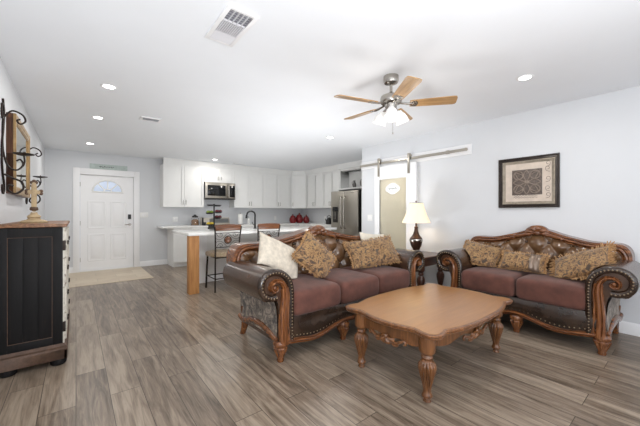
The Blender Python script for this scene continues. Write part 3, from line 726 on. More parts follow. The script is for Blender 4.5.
m = MB(); m.box(-0.33, -0.31, -0.02, -0.003, 1.06, 1.24, 0.003); m.box(-0.28, -0.26, -0.02, -0.003, 1.06, 1.24, 0.003); m.build('dispenser_lever', 'nickel', dl_)
MB().box(0.24, 0.34, -0.003, 0.001, 1.675, 1.69).build('badge', 'nickel', dr_)
# island / peninsula
isl = thing('kitchen_island', 'white kitchen peninsula base with raw pine corner post', 'kitchen island', (0, 0, 0))
MB().box(1.66, 4.15, 5.38, 5.67, 0.0, 0.868).build('cabinet_body', 'cab', isl)
MB().box(1.645, 1.775, 5.345, 5.38, 0.0, 0.868, 0.003).build('end_panel', 'trim', isl)
m = MB(); m.box(1.775, 4.15, 5.366, 5.38, 0.0, 0.11, 0.003); m.build('base_trim', 'trim', isl)
MB().box(1.303, 1.445, 4.69, 4.82, 0.0, 0.868, 0.004).build('support_post', 'post_wood', isl)
tag(MB().box(1.285, 4.2, 4.66, 5.7, 0.870, 0.91, 0.004).build('countertop', 'quartz'), 'white island countertop resting on the pine post behind the bar stools', 'countertop', 'white kitchen countertops')
fc = thing('kitchen_faucet', 'matte black gooseneck faucet on the island countertop', 'faucet', (2.70, 5.36, 0.91))
MB().lathe([(0.03, 0), (0.03, 0.012), (0.02, 0.02), (0.018, 0.09), (0.014, 0.10)], 20).build('body', 'black', fc)
MB().tube(spline([(0, 0, 0.09), (0, 0, 0.2), (0, 0, 0.27), (-0.02, 0.01, 0.315), (-0.075, 0.03, 0.335), (-0.125, 0.05, 0.31), (-0.145, 0.06, 0.25)], 5), 0.016, 10).build('spout', 'black', fc)
MB().cyl((-0.145, 0.06, 0.26), (-0.148, 0.062, 0.20), 0.019, 0.021).build('spray_head', 'black', fc)
MB().tube([(-0.015, -0.01, 0.065), (-0.05, -0.02, 0.075), (-0.075, -0.025, 0.13)], 0.006, 8).build('handle', 'black', fc)
# tiered stand on the island
ts = thing('tiered_stand', 'black tiered stand with small trays on the island countertop', 'tiered stand', (1.885, 5.3, 0.91))
MB().lathe([(0.08, 0), (0.08, 0.012), (0.02, 0.022), (0.013, 0.03), (0.013, 0.44), (0.02, 0.455), (0.0, 0.46)], 20).build('stand_pole', 'black', ts)
TR = [((-0.072, 0), 0.085), ((0.075, 0.02), 0.20), ((-0.075, 0.01), 0.285), ((0.075, 0), 0.30), ((-0.06, 0), 0.425), ((0.06, 0), 0.42)]
for (dx, dy), z in TR:
    MB().lathe([(0.0, 0), (0.045, 0.0), (0.068, 0.022), (0.071, 0.022), (0.048, -0.005), (0.0, -0.005)], 20, c=(dx, dy, z)).build('tray', 'black', ts)
fz = ['lemon', 'plum', 'lime', 'plum', None, None]
nm = {'lemon': ('lemon', 'yellow'), 'plum': ('plum', 'dark red'), 'lime': ('lime', 'green')}
wh = ['lowest tray', 'lower right tray', 'upper left tray', 'upper right tray']
for ((dx, dy), z), k, w in zip(TR, fz, wh):
    for i, (ax, ay) in enumerate(((-0.03, -0.01), (0.03, -0.015), (0.0, 0.03))):
        o = MB().sphere((0, 0, 0), 0.028, (1.1, 1, 1)).build(nm[k][0], k, None, (1.885 + dx + ax, 5.3 + dy + ay, 0.91 + z + 0.031))
        tag(o, '%s %s in the %s of the black tiered stand' % (nm[k][1], 'fruit', w), 'fruit', 'fruit in the %s of the stand' % w)
# counter things
t = thing('glass_canister', 'clear glass canister of brown biscuits with black lid left of the range', 'canister', (2.24, 7.6, 0.91))
MB().lathe([(0.085, 0), (0.09, 0.01), (0.09, 0.17), (0.07, 0.2), (0.066, 0.2), (0.084, 0.168), (0.084, 0.012), (0.0, 0.010)], 24).build('jar', 'clear', t)
MB().lathe([(0.0, 0.013), (0.08, 0.014), (0.08, 0.12), (0.05, 0.145), (0.0, 0.15)], 24).build('contents', 'beans', t)
MB().lathe([(0.062, 0.19), (0.07, 0.2), (0.07, 0.225), (0.03, 0.24), (0.02, 0.26), (0.0, 0.262)], 24).build('lid', 'black', t)
t = thing('counter_rack', 'low black wire rack between the glass canister and the range', 'rack', (2.395, 7.45, 0.91))
m = MB(); m.box(-0.03, 0.03, -0.09, 0.06, 0, 0.02, 0.002); m.box(-0.03, -0.018, -0.06, 0.06, 0, 0.19, 0.002); m.box(-0.03, 0.03, -0.09, -0.084, 0.02, 0.08); m.build('rack_frame', 'black', t)
t = thing('paper_towel_holder', 'white paper towel roll standing on the counter right of the range', 'paper towel', (3.38, 7.55, 0.91))
MB().lathe([(0.075, 0), (0.075, 0.012), (0.008, 0.014), (0.008, 0.29), (0.014, 0.3), (0.0, 0.306)], 20).build('holder', 'nickel', t)
MB().lathe([(0.02, 0.014), (0.058, 0.014), (0.058, 0.27), (0.02, 0.27)], 24).build('roll', 'paper', t)
t = thing('soap_bottle', 'clear pump bottle on the counter between paper towel and faucet', 'bottle', (3.62, 7.55, 0.91))
MB().lathe([(0.03, 0), (0.034, 0.01), (0.034, 0.12), (0.014, 0.145), (0.012, 0.16), (0.0, 0.16)], 16).build('bottle', 'whiteplastic', t)
m = MB(); m.cyl((0, 0, 0.16), (0, 0, 0.2), 0.005); m.tube([(0, 0, 0.2), (-0.04, 0, 0.197)], 0.006, 6); m.build('pump', 'nickel', t)
labs = ['dark red lidded canister at the left end of the corner trio', 'tallest dark red canister, middle of the corner trio', 'dark red lidded canister at the right end of the corner trio']
for (x, y, s_), lab in zip(((5.02, 7.52, 1.0), (5.24, 7.50, 1.12), (5.40, 7.36, 0.92)), labs):
    t = thing('canister', lab, 'canister', (x, y, 0.91), 0, 'red canisters in the kitchen corner')
    MB().lathe([(r * s_, z * s_) for r, z in [(0.06, 0), (0.085, 0.02), (0.105, 0.08), (0.10, 0.14), (0.075, 0.18), (0.07, 0.185), (0.0, 0.185)]], 24).build('body', 'red', t)
    MB().lathe([(r * s_, z * s_) for r, z in [(0.075, 0.186), (0.075, 0.195), (0.045, 0.22), (0.014, 0.235), (0.012, 0.245), (0.022, 0.26), (0.0, 0.275)]], 24).build('lid', 'red', t)
t = thing('kettle', 'round black kettle on the counter beside the fridge', 'kettle', (5.28, 6.17, 0.91))
MB().lathe([(0.075, 0), (0.09, 0.02), (0.088, 0.09), (0.06, 0.15), (0.03, 0.17), (0.012, 0.18), (0.014, 0.195), (0.0, 0.2)], 24).build('body', 'black', t)
MB().tube(spline([(0, -0.07, 0.14), (0, -0.06, 0.21), (0, 0.0, 0.235), (0, 0.06, 0.21), (0, 0.07, 0.14)], 5), 0.008, 8).build('handle', 'black', t)
MB().tube([(-0.07, 0, 0.08), (-0.12, 0, 0.12), (-0.135, 0, 0.15)], [0.018, 0.012, 0.010], 10).build('spout', 'black', t)

# ================================================================== bar stools
def make_stool(label):
    s = thing('bar_stool', label, 'bar stool', (0, 0, 0), 0, 'iron bar stools at the island')
    W = 0.20
    for sx in (-1, 1):
        MB().tube(spline([(sx * W, -0.20, 0.0), (sx * (W - 0.005), -0.19, 0.3), (sx * (W - 0.01), -0.18, 0.58), (sx * (W - 0.005), -0.195, 0.8), (sx * (W + 0.012), -0.225, 1.0)], 5), 0.012, 8).build('back_leg', 'iron', s)
        MB().tube(spline([(sx * W, 0.21, 0.0), (sx * (W - 0.01), 0.205, 0.3), (sx * (W - 0.02), 0.19, 0.545)], 5), 0.016, 8).build('leg', 'iron', s)
    m = MB(); q = W - 0.005
    m.tube([(-q, -0.192, 0.2), (-q + 0.005, 0.187, 0.2), (q - 0.005, 0.187, 0.2), (q, -0.192, 0.2)], 0.009, 6, closed=True); m.build('footrest', 'iron', s)
    m = MB(); m.tube([(-0.18, -0.18, 0.52), (-0.175, 0.19, 0.52), (0.175, 0.19, 0.52), (0.18, -0.18, 0.52)], 0.012, 6, closed=True); m.build('seat_frame', 'iron', s)
    MB().super((0, 0.02, 0.56), (0.245, 0.24, 0.042), 0.62, 0.02, 40, 16).build('seat', 'seat_cloth', s)
    m = MB()
    top = lambda x: 1.005 + 0.012 * (1 - (x / 0.2) ** 2)
    m.quadgrid(lambda u, v: (lambda x, ph: (x, -0.216 + 0.02 * (1 - (x / 0.2) ** 2) * -1 + 0.011 * math.cos(ph), (0.958 + top(x)) / 2 + ((top(x) - 0.918) / 2) * math.sin(ph) * 1.0))(-0.212 + 0.424 * u, 2 * PI * v), 16, 12, wrapv=True)
    m.build('top_rail', 'stool_wood', s)
    m = MB(); y = -0.205
    m.tube([(-0.19, y, 0.90), (0.19, y, 0.90)], 0.006, 6); m.tube([(-0.185, y + 0.02, 0.68), (0.185, y + 0.02, 0.68)], 0.006, 6)
    for sx in (-1, 1):
        for sz in (-1, 1):
            m.tube([(sx * q_[0], y + 0.008, 0.79 + sz * q_[1]) for q_ in spline([(0.18, 0.105), (0.15, 0.06), (0.105, 0.05), (0.085, 0.085), (0.115, 0.10), (0.125, 0.075)], 4)], 0.003, 6)
            m.tube([(sx * q_[0], y + 0.008, 0.79 + sz * q_[1]) for q_ in spline([(0.0, 0.108), (0.03, 0.085), (0.06, 0.05), (0.10, 0.02), (0.15, 0.012), (0.185, 0.03)], 4)], 0.003, 6)
    m.tube([(0.057 * math.cos(2 * PI * i / 20), y + 0.008, 0.79 + 0.057 * math.sin(2 * PI * i / 20)) for i in range(20)], 0.006, 6, closed=True)
    m.build('back_scrollwork', 'iron', s)
    m = MB(); rot = Matrix.Rotation(PI / 2, 3, 'X')
    m.lathe([(0.0, -0.008), (0.04, -0.008), (0.05, 0.0), (0.04, 0.010), (0.02, 0.016), (0.0, 0.016)], 24, c=(0, y + 0.008, 0.79), mat=rot, flute=lambda z, a: 1 + 0.06 * math.cos(8 * a)); m.build('medallion', 'stool_wood', s)
    return s
st = make_stool('iron bar stool with wood top rail beside the pine post')
st.location = (1.845, 4.78, 0)
dup(st, (2.56, 4.78, 0), 0, 'iron bar stool farther from the pine post, half hidden by the sofa')

# ================================================================== sofas
PROF = [(0.285, 0.15), (0.30, 0.35), (0.313, 0.5), (0.308, 0.62), (0.28, 0.69), (0.23, 0.735), (0.17, 0.757), (0.11, 0.759), (0.05, 0.735), (0.012, 0.69), (0.0, 0.64), (0.01, 0.585), (0.05, 0.52), (0.11, 0.512), (0.165, 0.505), (0.185, 0.43), (0.195, 0.3), (0.185, 0.15)]
def make_sofa(name, label, W2, ncush, loc, rotz):
    s = thing(name, label, 'sofa', loc, rotz)
    hw = W2 - 0.085 if W2 > 1 else W2 - 0.10
    D = 0.74
    yb = lambda z: 0.60 + 0.16 * (z - 0.45)
    half = [(0.0, 1.015), (0.07, 1.01), (0.16, 0.993), (0.3, 0.955), (0.45, 0.925), (0.6, 0.898), (0.75, 0.892), (0.87, 0.893), (0.945, 0.872), (0.988, 0.82), (1.0, 0.75), (0.995, 0.66)]
    hs = spline(half, 5)
    top_pts = [(-a * hw, z) for a, z in reversed(hs)] + [(a * hw, z) for a, z in hs[1:]]
    def topz(x):
        a = abs(x) / hw
        for (p, q), (p2, q2) in zip(hs, hs[1:]):
            if p <= a <= p2 and p2 > p: return q + (q2 - q) * (a - p) / (p2 - p)
        return 0.8
    # back body
    bb = MB(); lo = W2 - 0.205; bb.prism([(-lo, 0.2), (-lo, 0.5), (-lo - 0.05, 0.6)] + top_pts + [(lo + 0.05, 0.6), (lo, 0.5), (lo, 0.2)], lambda a, z, d: (a, yb(z) + d, z), 0.035, 0.13)
    bb.build('back_frame', 'leather', s)
    # tufted panel
    iw = hw - 0.05
    a_, b_ = 0.108, 0.138
    def tuft(u, v):
        x = -iw + 2 * iw * u; z1 = topz(x * 0.985) - 0.035; z = 0.42 + (z1 - 0.42) * v
        xl = W2 - 0.25 + max(0.0, min(1.0, (z - 0.60) / 0.12)) * (iw - W2 + 0.25); x = max(-xl, min(xl, x))
        p = x / a_ + (z - 0.46) / b_; q = x / a_ - (z - 0.46) / b_
        sp, sq = abs(math.sin(PI * p / 2)), abs(math.sin(PI * q / 2))
        h = (sp * sq) ** 0.5
        node = 1 - math.exp(-((((p + 1) % 2) - 1) ** 2 + (((q + 1) % 2) - 1) ** 2) / 0.16)
        edge = min(1, u * 14, (1 - u) * 14, (1 - v) * 5 + 0.15)
        d = (0.012 + 0.050 * h * (0.3 + 0.7 * node)) * edge + 0.012 * node
        return (x, yb(z) + 0.030 - d, z)
    MB().quadgrid(tuft, int(iw * 2 / 0.011), 60).build('tufted_back', 'leather_tuft', s, sharp=80)
    for i in range(-12, 13):
        for j in range(-8, 9):
            if (i + j) % 2: continue
            x = a_ * i; z = 0.46 + b_ * j
            if abs(x) < iw - 0.06 and 0.5 < z < topz(x) - 0.07: MB().sphere((x, yb(z) + 0.012, z), 0.016, (1, 0.7, 1), 10, 6).build('button', 'leather', s)
    # carved show-wood around the back
    tw = MB(); inner = [(x * (1 - 0.028 / hw), z - 0.026) for x, z in top_pts]
    tw.band(inner, 0.068, 0.052, lambda a, z, h: (a, yb(z) + 0.025 - h, z), 'ogee'); tw.build('back_trim', 'walnut', s)
    tw = MB(); tw.band([(x * (1 + 0.004), z + 0.004) for x, z in top_pts], 0.02, 0.14, lambda a, z, h: (a, yb(z) + 0.135 - h, z), 'flat')
    nl = tw; nl.mark(0); inn = resample([(x * (1 - 0.075 / hw), z - 0.068) for x, z in top_pts], 0.032)
    for x, z in inn: nl.sphere((x, yb(z) + 0.006, z), 0.0062, (1, 0.8, 1), 8, 5)
    nl.mark(1); nl.build('back_cap', ['walnut', 'brass'], s)
    # carved shell crest
    def shell(u, v):
        th = PI * (-0.12 + 1.24 * u); r = 0.03 + 0.075 * v
        rid = 0.5 + 0.5 * abs(math.cos(th * 4.5)) ** 0.7
        x = r * math.cos(th) * 1.15; z = 0.978 + r * math.sin(th) * (0.86)
        return (x, yb(z) - 0.03 - 0.034 * rid * math.sin(PI * min(1, v * 0.8 + 0.15)), z)
    cr = MB().quadgrid(shell, 54, 8)
    cr.sphere((0, yb(0.98) - 0.03, 0.98), 0.03, (1.4, 0.8, 0.8)); 
    cr.prism([(0.11 * math.cos(PI * i / 20), 0.978 + 0.088 * math.sin(PI * i / 20)) for i in range(21)], lambda a, z, d: (a, yb(z) + d, z), -0.022, 0.05)
    for sx in (-1, 1): cr.tube([(sx * p[0], yb(p[1]) - 0.035, p[1]) for p in spline([(0.06, 0.96), (0.12, 0.955), (0.17, 0.945), (0.22, 0.935), (0.235, 0.915)], 4)], [0.016 + 0.0 * i for i in range(17)], 8)
    cr.build('shell_crest', 'walnut', s)
    # arms
    for sx in (-1, 1):
        X = lambda o: sx * (W2 - o)
        am = MB(); pr = spline(PROF, 3, True)
        am.prism(pr, lambda a, z, d: (X(a), d, z), 0.0, D - 0.02)
        ao = am.build('arm', 'leather', s, sharp=50)
        sp = MB(); cont = spline([(0.183, 0.19), (0.191, 0.3), (0.181, 0.43), (0.160, 0.497)], 4)
        sp.quadgrid(lambda u, v: (X(cont[round(v * 12)][0] - 0.006), 0.03 + (D - 0.04) * u, cont[round(v * 12)][1] + (0.0 if v > 0.3 else -0.0)), 4, 12)
        sp.build('side_upholstery', 'tapestry', ao, sharp=60)
        sr = MB(); rr = spline([(0.02, 0.17), (0.12, 0.20), (0.3, 0.235), (0.5, 0.225), (0.64, 0.18), (0.74, 0.20)], 4)
        sr.band(rr, [0.055] * len(rr), 0.02, lambda a, z, h: (X(0.18 - h), a, z), 'round'); sr.build('side_rail', 'walnut', ao)
        # front facing: carved wood scroll, leather ring and nails
        wp = spline([(0.235, 0.15), (0.228, 0.24), (0.226, 0.34), (0.232, 0.45), (0.236, 0.54), (0.226, 0.61), (0.192, 0.658), (0.142, 0.668), (0.104, 0.642), (0.102, 0.604), (0.132, 0.588), (0.156, 0.606), (0.15, 0.63)], 6)
        k = len(wp); ww = [max(0.014, 0.095 * (1 - i / k) ** 0.8) if i < 0.4 * k else max(0.012, 0.044 * (1.35 - i / k)) for i in range(k)]
        wf = MB(); wf.band(wp, ww, 0.045, lambda a, z, h: (X(a), -h, z), 'ogee'); wf.sphere((X(0.134), -0.02, 0.62), 0.018, (1, 0.9, 1)); wf.build('arm_facing', 'walnut_z', ao)
        lp = spline([(0.292, 0.17), (0.292, 0.34), (0.295, 0.5), (0.288, 0.61), (0.262, 0.672), (0.215, 0.714), (0.165, 0.735), (0.11, 0.737), (0.06, 0.717), (0.03, 0.68), (0.022, 0.637), (0.032, 0.592), (0.062, 0.556), (0.11, 0.536), (0.155, 0.538)], 4)
        nm_ = MB(); nm_.band(lp, [0.058] * len(lp), 0.028, lambda a, z, h: (X(a), -h, z), 'round'); nm_.mark(0)
        for a, z in resample(lp, 0.026): nm_.sphere((X(a), -0.028, z), 0.0062, (1, 0.8, 1), 8, 5)
        nm_.mark(1); nm_.build('arm_piping', ['leather_dark', 'brass'], ao)
    # seat platform and cushions
    xi = W2 - 0.305
    MB().box(-xi, xi, 0.03, 0.62, 0.22, 0.345, 0.01).build('seat_deck', 'leather', s)
    cw = 2 * xi / ncush
    for i in range(ncush):
        cx = -xi + cw * (i + 0.5)
        MB().super((cx, 0.28, 0.452), (cw / 2 - 0.002, 0.325, 0.108), 0.15, 0.022, 60, 28).build('seat_cushion', 'velvet', s, sharp=80)
    # front apron, scalloped rail, nails
    xo = W2 - 0.235
    rail = spline([(0, 0.205), (0.10, 0.20), (0.26, 0.175), (0.45, 0.142), (0.62, 0.135), (0.8, 0.152), (1.0, 0.17)], 5)
    xm = 0.2 if ncush > 2 else 0.0
    rl_ = [(xm + a * (xo - xm), z) for a, z in rail]
    rpts = [(-a, z) for a, z in reversed(rl_)] + rl_[(0 if xm else 1):]
    ap = MB()
    n = len(rpts)
    ap.quadgrid(lambda u, v: (lambda q: (q[0], 0.0 - 0.03 * math.sin(PI * (0.1 + 0.85 * v)), q[1] + (0.352 - q[1]) * v))(rpts[min(n - 1, round(u * (n - 1)))]), n - 1, 8)
    ap.mark(0)
    rb = MB(); rb.band(rpts, 0.058, 0.055, lambda a, z, h: (a, 0.02 - h, z), 'ogee'); rb.build('front_rail', 'walnut', s)
    nm_ = ap
    for a, z in resample([(a, z + 0.045) for a, z in rpts], 0.036): nm_.sphere((a, -0.022, z), 0.0062, (1, 0.8, 1), 8, 5)
    nm_.mark(1); nm_.build('front_apron', ['leather_dark', 'brass'], s)
    # legs
    prof = [(0.0, 0), (0.026, 0.0), (0.03, 0.012), (0.027, 0.03), (0.036, 0.06), (0.049, 0.095), (0.056, 0.115), (0.05, 0.122), (0.056, 0.132), (0.062, 0.145), (0.06, 0.16), (0.05, 0.175), (0.0, 0.176)]
    for x in ([-(W2 - 0.215), -0.2, 0.2, W2 - 0.215] if ncush > 2 else [-(W2 - 0.215), 0.0, W2 - 0.215]):
        MB().lathe(prof, 40, c=(x, 0.03, 0), flute=lambda z, a: 1 + (0.12 * math.cos(8 * a) if 0.03 < z < 0.125 else 0)).build('leg', 'walnut_z', s)
    for sx in (-1, 1):
        x = sx * (W2 - 0.225)
        MB().tube(spline([(x, D - 0.04, 0.30), (x, D - 0.035, 0.18), (x, D - 0.01, 0.08), (x, D + 0.03, 0.0)], 4), [0.05, 0.049, 0.047, 0.044, 0.041, 0.039, 0.037, 0.035, 0.033, 0.031, 0.030, 0.029, 0.03], 8).build('rear_leg', 'walnut_z', s)
    return s
make_sofa('sofa', 'long carved wood sofa with three brown seat cushions in front of the kitchen', 1.115, 3, (2.2, 2.1, 0), 0)
make_sofa('loveseat', 'carved wood loveseat with two brown cushions against the pale grey wall', 0.86, 2, (3.47, 1.15, 0), -PI / 2)

# ================================================================== pillows
def pillow(name, label, loc, w, h, th, rot, mat, fringe=None, group=None, satin=None, sag=0.0):
    """pillow in its local x-z plane, faces +-y; rot Euler XYZ"""
    p = thing(name, label, 'pillow', loc, 0, group); p.rotation_euler = rot
    rnd = random.Random(label)
    ph = [rnd.uniform(0, 6) for _ in range(4)]
    def outline(a, b):       # a,b in -1..1
        e = 1 - 0.09 * (1 - b * b) * abs(a) ** 3
        e2 = 1 - 0.09 * (1 - a * a) * abs(b) ** 3
        return a * w / 2 * e, b * h / 2 * e2
    def surf(side):
        def fn(u, v):
            a, b = 2 * u - 1, 2 * v - 1
            x, z = outline(a, b)
            t = ((1 - abs(a) ** 2.6) * (1 - abs(b) ** 2.6)) ** 0.55
            t *= 1 + 0.10 * math.sin(4 * a + ph[0]) * math.sin(3 * b + ph[1]) + 0.05 * math.sin(8 * a + ph[2] + 3 * b)
            return (x, side * th / 2 * t - sag * (1 - b) * 0.0, z)
        return fn
    m = MB(); m.quadgrid(surf(-1), 26, 26); m.quadgrid(surf(1), 26, 26)
    m.build('cover', mat, p, sharp=80)
    if fringe:
        f = MB(); per = []
        N = 44
        for i in range(N): per.append((-1 + 2 * i / N, -1))
        for i in range(N): per.append((1, -1 + 2 * i / N))
        for i in range(N): per.append((1 - 2 * i / N, 1))
        for i in range(N): per.append((-1, 1 - 2 * i / N))
        base_ = [outline(a, b) for a, b in per]
        for (a, b), (x, z) in zip(per, base_):
            L = fringe * rnd.uniform(0.75, 1.2); dx, dz = a * 0.9 + rnd.uniform(-.4, .4), b * 0.9 + rnd.uniform(-.4, .4)
            if abs(a) < 1 and abs(b) == 1: dx = rnd.uniform(-.5, .5)
            if abs(b) < 1 and abs(a) == 1: dz = rnd.uniform(-.5, .5)
            q = math.hypot(dx, dz); dx, dz = dx / q * L, dz / q * L
            j = rnd.uniform(-.012, .012)
            f.tube([(x * 0.985, 0, z * 0.985), (x + dx * 0.5, j, z + dz * 0.5), (x + dx, j * 2, z + dz)], [0.0048, 0.0055, 0.0035], 5)
        f.build('fringe', 'fringe', p)
    if satin:
        x0, x1 = satin
        m = MB()
        def band(u, v):
            a = x0 + (x1 - x0) * u; b = -0.99 + 1.98 * v
            q = surf(-1)((a + 1) / 2, (b + 1) / 2); return (q[0], q[1] - 0.008 - 0.004 * math.sin(14 * u), q[2])
        m.quadgrid(band, 12, 26); m.build('satin_band', 'satin', p, sharp=80)
    # soft fabric: rest on the seat cushions and against the rolled arms instead of sinking into them
    W2, ax, mid = (1.115, 0, 2.2) if loc[1] > 2.2 else (0.86, 1, 1.15)
    Mw = Matrix.Translation(loc) @ Euler(rot).to_matrix().to_4x4(); Mi = Mw.inverted()
    arm = [(0.0, 0.335), (0.5, 0.335), (0.62, 0.330), (0.69, 0.304), (0.735, 0.254), (0.762, 0.195), (0.785, 0.0), (9, 0.0)]
    def inner(z):
        for (z0, o0), (z1, o1) in zip(arm, arm[1:]):
            if z0 <= z <= z1: return W2 - (o0 + (o1 - o0) * (z - z0) / (z1 - z0))
    for ch_ in [o for o in bpy.data.objects if o.parent == p]:
        for v in ch_.data.vertices:
            c = Mw @ v.co
            if c.z < 0.66:            # settle: squash the low part onto the cushion
                c.z = max(c.z, 0.588)
            d = c[ax] - mid; lim = inner(c.z)
            if abs(d) > lim: c[ax] = mid + math.copysign(lim, d)
            v.co = Mi @ c
    return p
R_ = math.radians
pillow('throw_pillow', 'cream textured pillow at the left arm of the long sofa', (1.50, 2.485, 0.785), 0.50, 0.37, 0.16, (R_(-30), R_(26), R_(2)), 'cream_fluff')
pillow('throw_pillow', 'gold paisley pillow leaning beside the cream pillow on the long sofa', (1.86, 2.385, 0.77), 0.42, 0.36, 0.13, (R_(-34), R_(42), R_(-22)), 'paisley', 0.019)
pillow('throw_pillow', 'plain cream pillow tucked at the right arm of the long sofa', (2.98, 2.60, 0.77), 0.42, 0.38, 0.10, (R_(-18), R_(6), R_(-8)), 'cream')
pillow('throw_pillow', 'wide gold paisley pillow in front of the plain cream pillow on the sofa', (2.74, 2.41, 0.745), 0.64, 0.37, 0.15, (R_(-38), R_(-6), R_(-18)), 'paisley', 0.019)
pillow('throw_pillow', 'gold paisley pillow lying against the loveseat arm near the lamp', (3.83, 1.655, 0.705), 0.42, 0.34, 0.14, (R_(-48), R_(12), R_(-80)), 'paisley', 0.019)
pillow('lumbar_pillow', 'long gold lumbar pillow with grey satin stripe in the middle of the loveseat', (3.79, 1.185, 0.675), 0.43, 0.22, 0.13, (R_(-34), R_(1), R_(-90)), 'paisley', 0.022, satin=(0.36, 0.80))
pillow('throw_pillow', 'gold paisley pillow with long fringe at the loveseat arm far from the lamp', (3.77, 0.695, 0.71), 0.48, 0.34, 0.15, (R_(-50), R_(-24), R_(-97)), 'paisley', 0.05)

# ================================================================== coffee table
ct = thing('coffee_table', 'large honey wood coffee table with serpentine top and fluted legs', 'coffee table', (2.30, 1.375, 0), R_(0.5))
quad = [(0.0, 0.452), (0.2, 0.448), (0.38, 0.43), (0.50, 0.402), (0.555, 0.388), (0.60, 0.397), (0.655, 0.405), (0.705, 0.392), (0.735, 0.355), (0.738, 0.305), (0.722, 0.262), (0.715, 0.22), (0.735, 0.16), (0.752, 0.09), (0.76, 0.0)]
q1 = spline([(a * 0.87, b) for a, b in quad], 4)
outl = [(a, b) for a, b in q1] + [(a, -b) for a, b in reversed(q1[:-1])] + [(-a, -b) for a, b in q1[1:]] + [(-a, b) for a, b in reversed(q1[1:-1])]
ZT_ = 0.47
tt = MB()
prof = [(-0.075, ZT_ - 0.036), (-0.03, ZT_ - 0.036), (-0.012, ZT_ - 0.034), (-0.004, ZT_ - 0.026), (-0.010, ZT_ - 0.020), (0.0, ZT_ - 0.014), (0.0, ZT_ - 0.008), (-0.008, ZT_ - 0.001), (-0.022, ZT_)]
N = len(outl)
def offs(d):
    out = []
    for i, (a, b) in enumerate(outl):
        p, q = outl[i - 1], outl[(i + 1) % N]; dx, dy = q[0] - p[0], q[1] - p[1]; L = math.hypot(dx, dy) or 1
        out.append((a + dy / L * -d * -1 * -1, b - dx / L * -d * -1 * -1))
    return out
def inset(d):           # move inward by -d (d negative)
    r = []
    for i, (a, b) in enumerate(outl):
        p, q = outl[i - 1], outl[(i + 1) % N]; dx, dy = q[0] - p[0], q[1] - p[1]; L = math.hypot(dx, dy) or 1
        nx, ny = dy / L, -dx / L
        if nx * a + ny * b < 0: nx, ny = -nx, -ny
        r.append((a + nx * d, b + ny * d))
    return r
rings = [[tt.bm.verts.new((a, b, z)) for a, b in inset(d)] for d, z in prof]
for A, B in zip(rings, rings[1:]):
    for i in range(N): tt.bm.faces.new((A[i], A[(i + 1) % N], B[(i + 1) % N], B[i]))
tt.bm.faces.new(rings[0][::-1])
tt.build('top_moulding', 'table_wood', ct, sharp=30)
tt = MB(); tt.prism(inset(-0.0225), lambda a, b, d: (a, b, d), ZT_ - 0.02, ZT_ + 0.001)
tt.build('table_top', 'table_top', ct, sharp=30)
LX, LY = 0.545, 0.285
ap = MB()
def scal(t): return 0.355 - 0.03 * (0.5 + 0.5 * math.cos(4 * PI * t)) * (1 if abs(t) < 0.75 else 0.4)
for sy in (-1, 1):
    ap.quadgrid(lambda u, v: (lambda t: (t * LX, sy * (LY + 0.012 + 0.05 * (1 - t * t)), (0.352 - 0.028 * math.cos(PI * t * 1.5) ** 2) + (ZT_ - 0.034 - (0.352 - 0.028 * math.cos(PI * t * 1.5) ** 2)) * v))(2 * u - 1), 32, 3)
    ap.quadgrid(lambda u, v: (lambda t: (t * LX, sy * (LY - 0.012 + 0.05 * (1 - t * t)), (0.352 - 0.028 * math.cos(PI * t * 1.5) ** 2) + (ZT_ - 0.034 - (0.352 - 0.028 * math.cos(PI * t * 1.5) ** 2)) * v))(2 * u - 1), 32, 3)
for sx in (-1, 1):
    for dd_ in (0.012, -0.012):
        ap.quadgrid(lambda u, v: (lambda t: (sx * (LX + dd_ + 0.035 * (1 - t * t)), t * LY, (0.352 - 0.02 * math.cos(PI * t * 1.5) ** 2) + (ZT_ - 0.034 - (0.352 - 0.02 * math.cos(PI * t * 1.5) ** 2)) * v))(2 * u - 1), 20, 3)
ap.build('apron', 'table_wood', ct)
def carving(put):
    m = MB()
    def fan(u, v):
        th = PI * (1.0 + u); r = 0.012 + 0.05 * v
        return put(1.5 * r * math.cos(th), r * math.sin(th) * 0.95, 0.010 + 0.018 * abs(math.cos(th * 3.5)) * math.sin(PI * min(1, v * 0.85 + 0.1)))
    m.quadgrid(fan, 36, 6); m.sphere(put(0, 0.0, 0.012), 0.017)
    for sx in (-1, 1):
        pts = spline([(0.05, -0.015), (0.10, -0.03), (0.15, -0.012), (0.185, 0.0), (0.195, -0.02), (0.175, -0.026)], 4)
        m.tube([put(sx * a, b, 0.010) for a, b in pts], [0.013 * (1 - 0.6 * i / len(pts)) for i in range(len(pts))], 8)
        pts = spline([(0.06, -0.035), (0.09, -0.05), (0.12, -0.04), (0.11, -0.022)], 4)
        m.tube([put(sx * a, b, 0.010) for a, b in pts], [0.010 * (1 - 0.6 * i / len(pts)) for i in range(len(pts))], 8)
    return m
for sy in (-1, 1): carving(lambda a, b, h: (a, sy * (LY + 0.062 - 0.12 * a * a + h), 0.345 + b)).build('carved_shell', 'table_wood', ct)
for sx in (-1, 1): carving(lambda a, b, h: (sx * (LX + 0.047 - 0.25 * a * a + h), a * 0.8, 0.35 + b)).build('carved_shell', 'table_wood', ct)
legp = [(0.0, 0.0), (0.022, 0.0), (0.026, 0.006), (0.022, 0.018), (0.020, 0.026), (0.032, 0.034), (0.034, 0.044), (0.03, 0.054), (0.025, 0.062), (0.025, 0.085), (0.029, 0.115), (0.037, 0.15), (0.046, 0.185), (0.052, 0.215), (0.051, 0.24), (0.040, 0.262), (0.028, 0.272), (0.034, 0.279), (0.038, 0.288), (0.034, 0.296), (0.03, 0.302), (0.042, 0.312), (0.05, 0.322), (0.052, 0.335), (0.052, 0.436), (0.0, 0.436)]
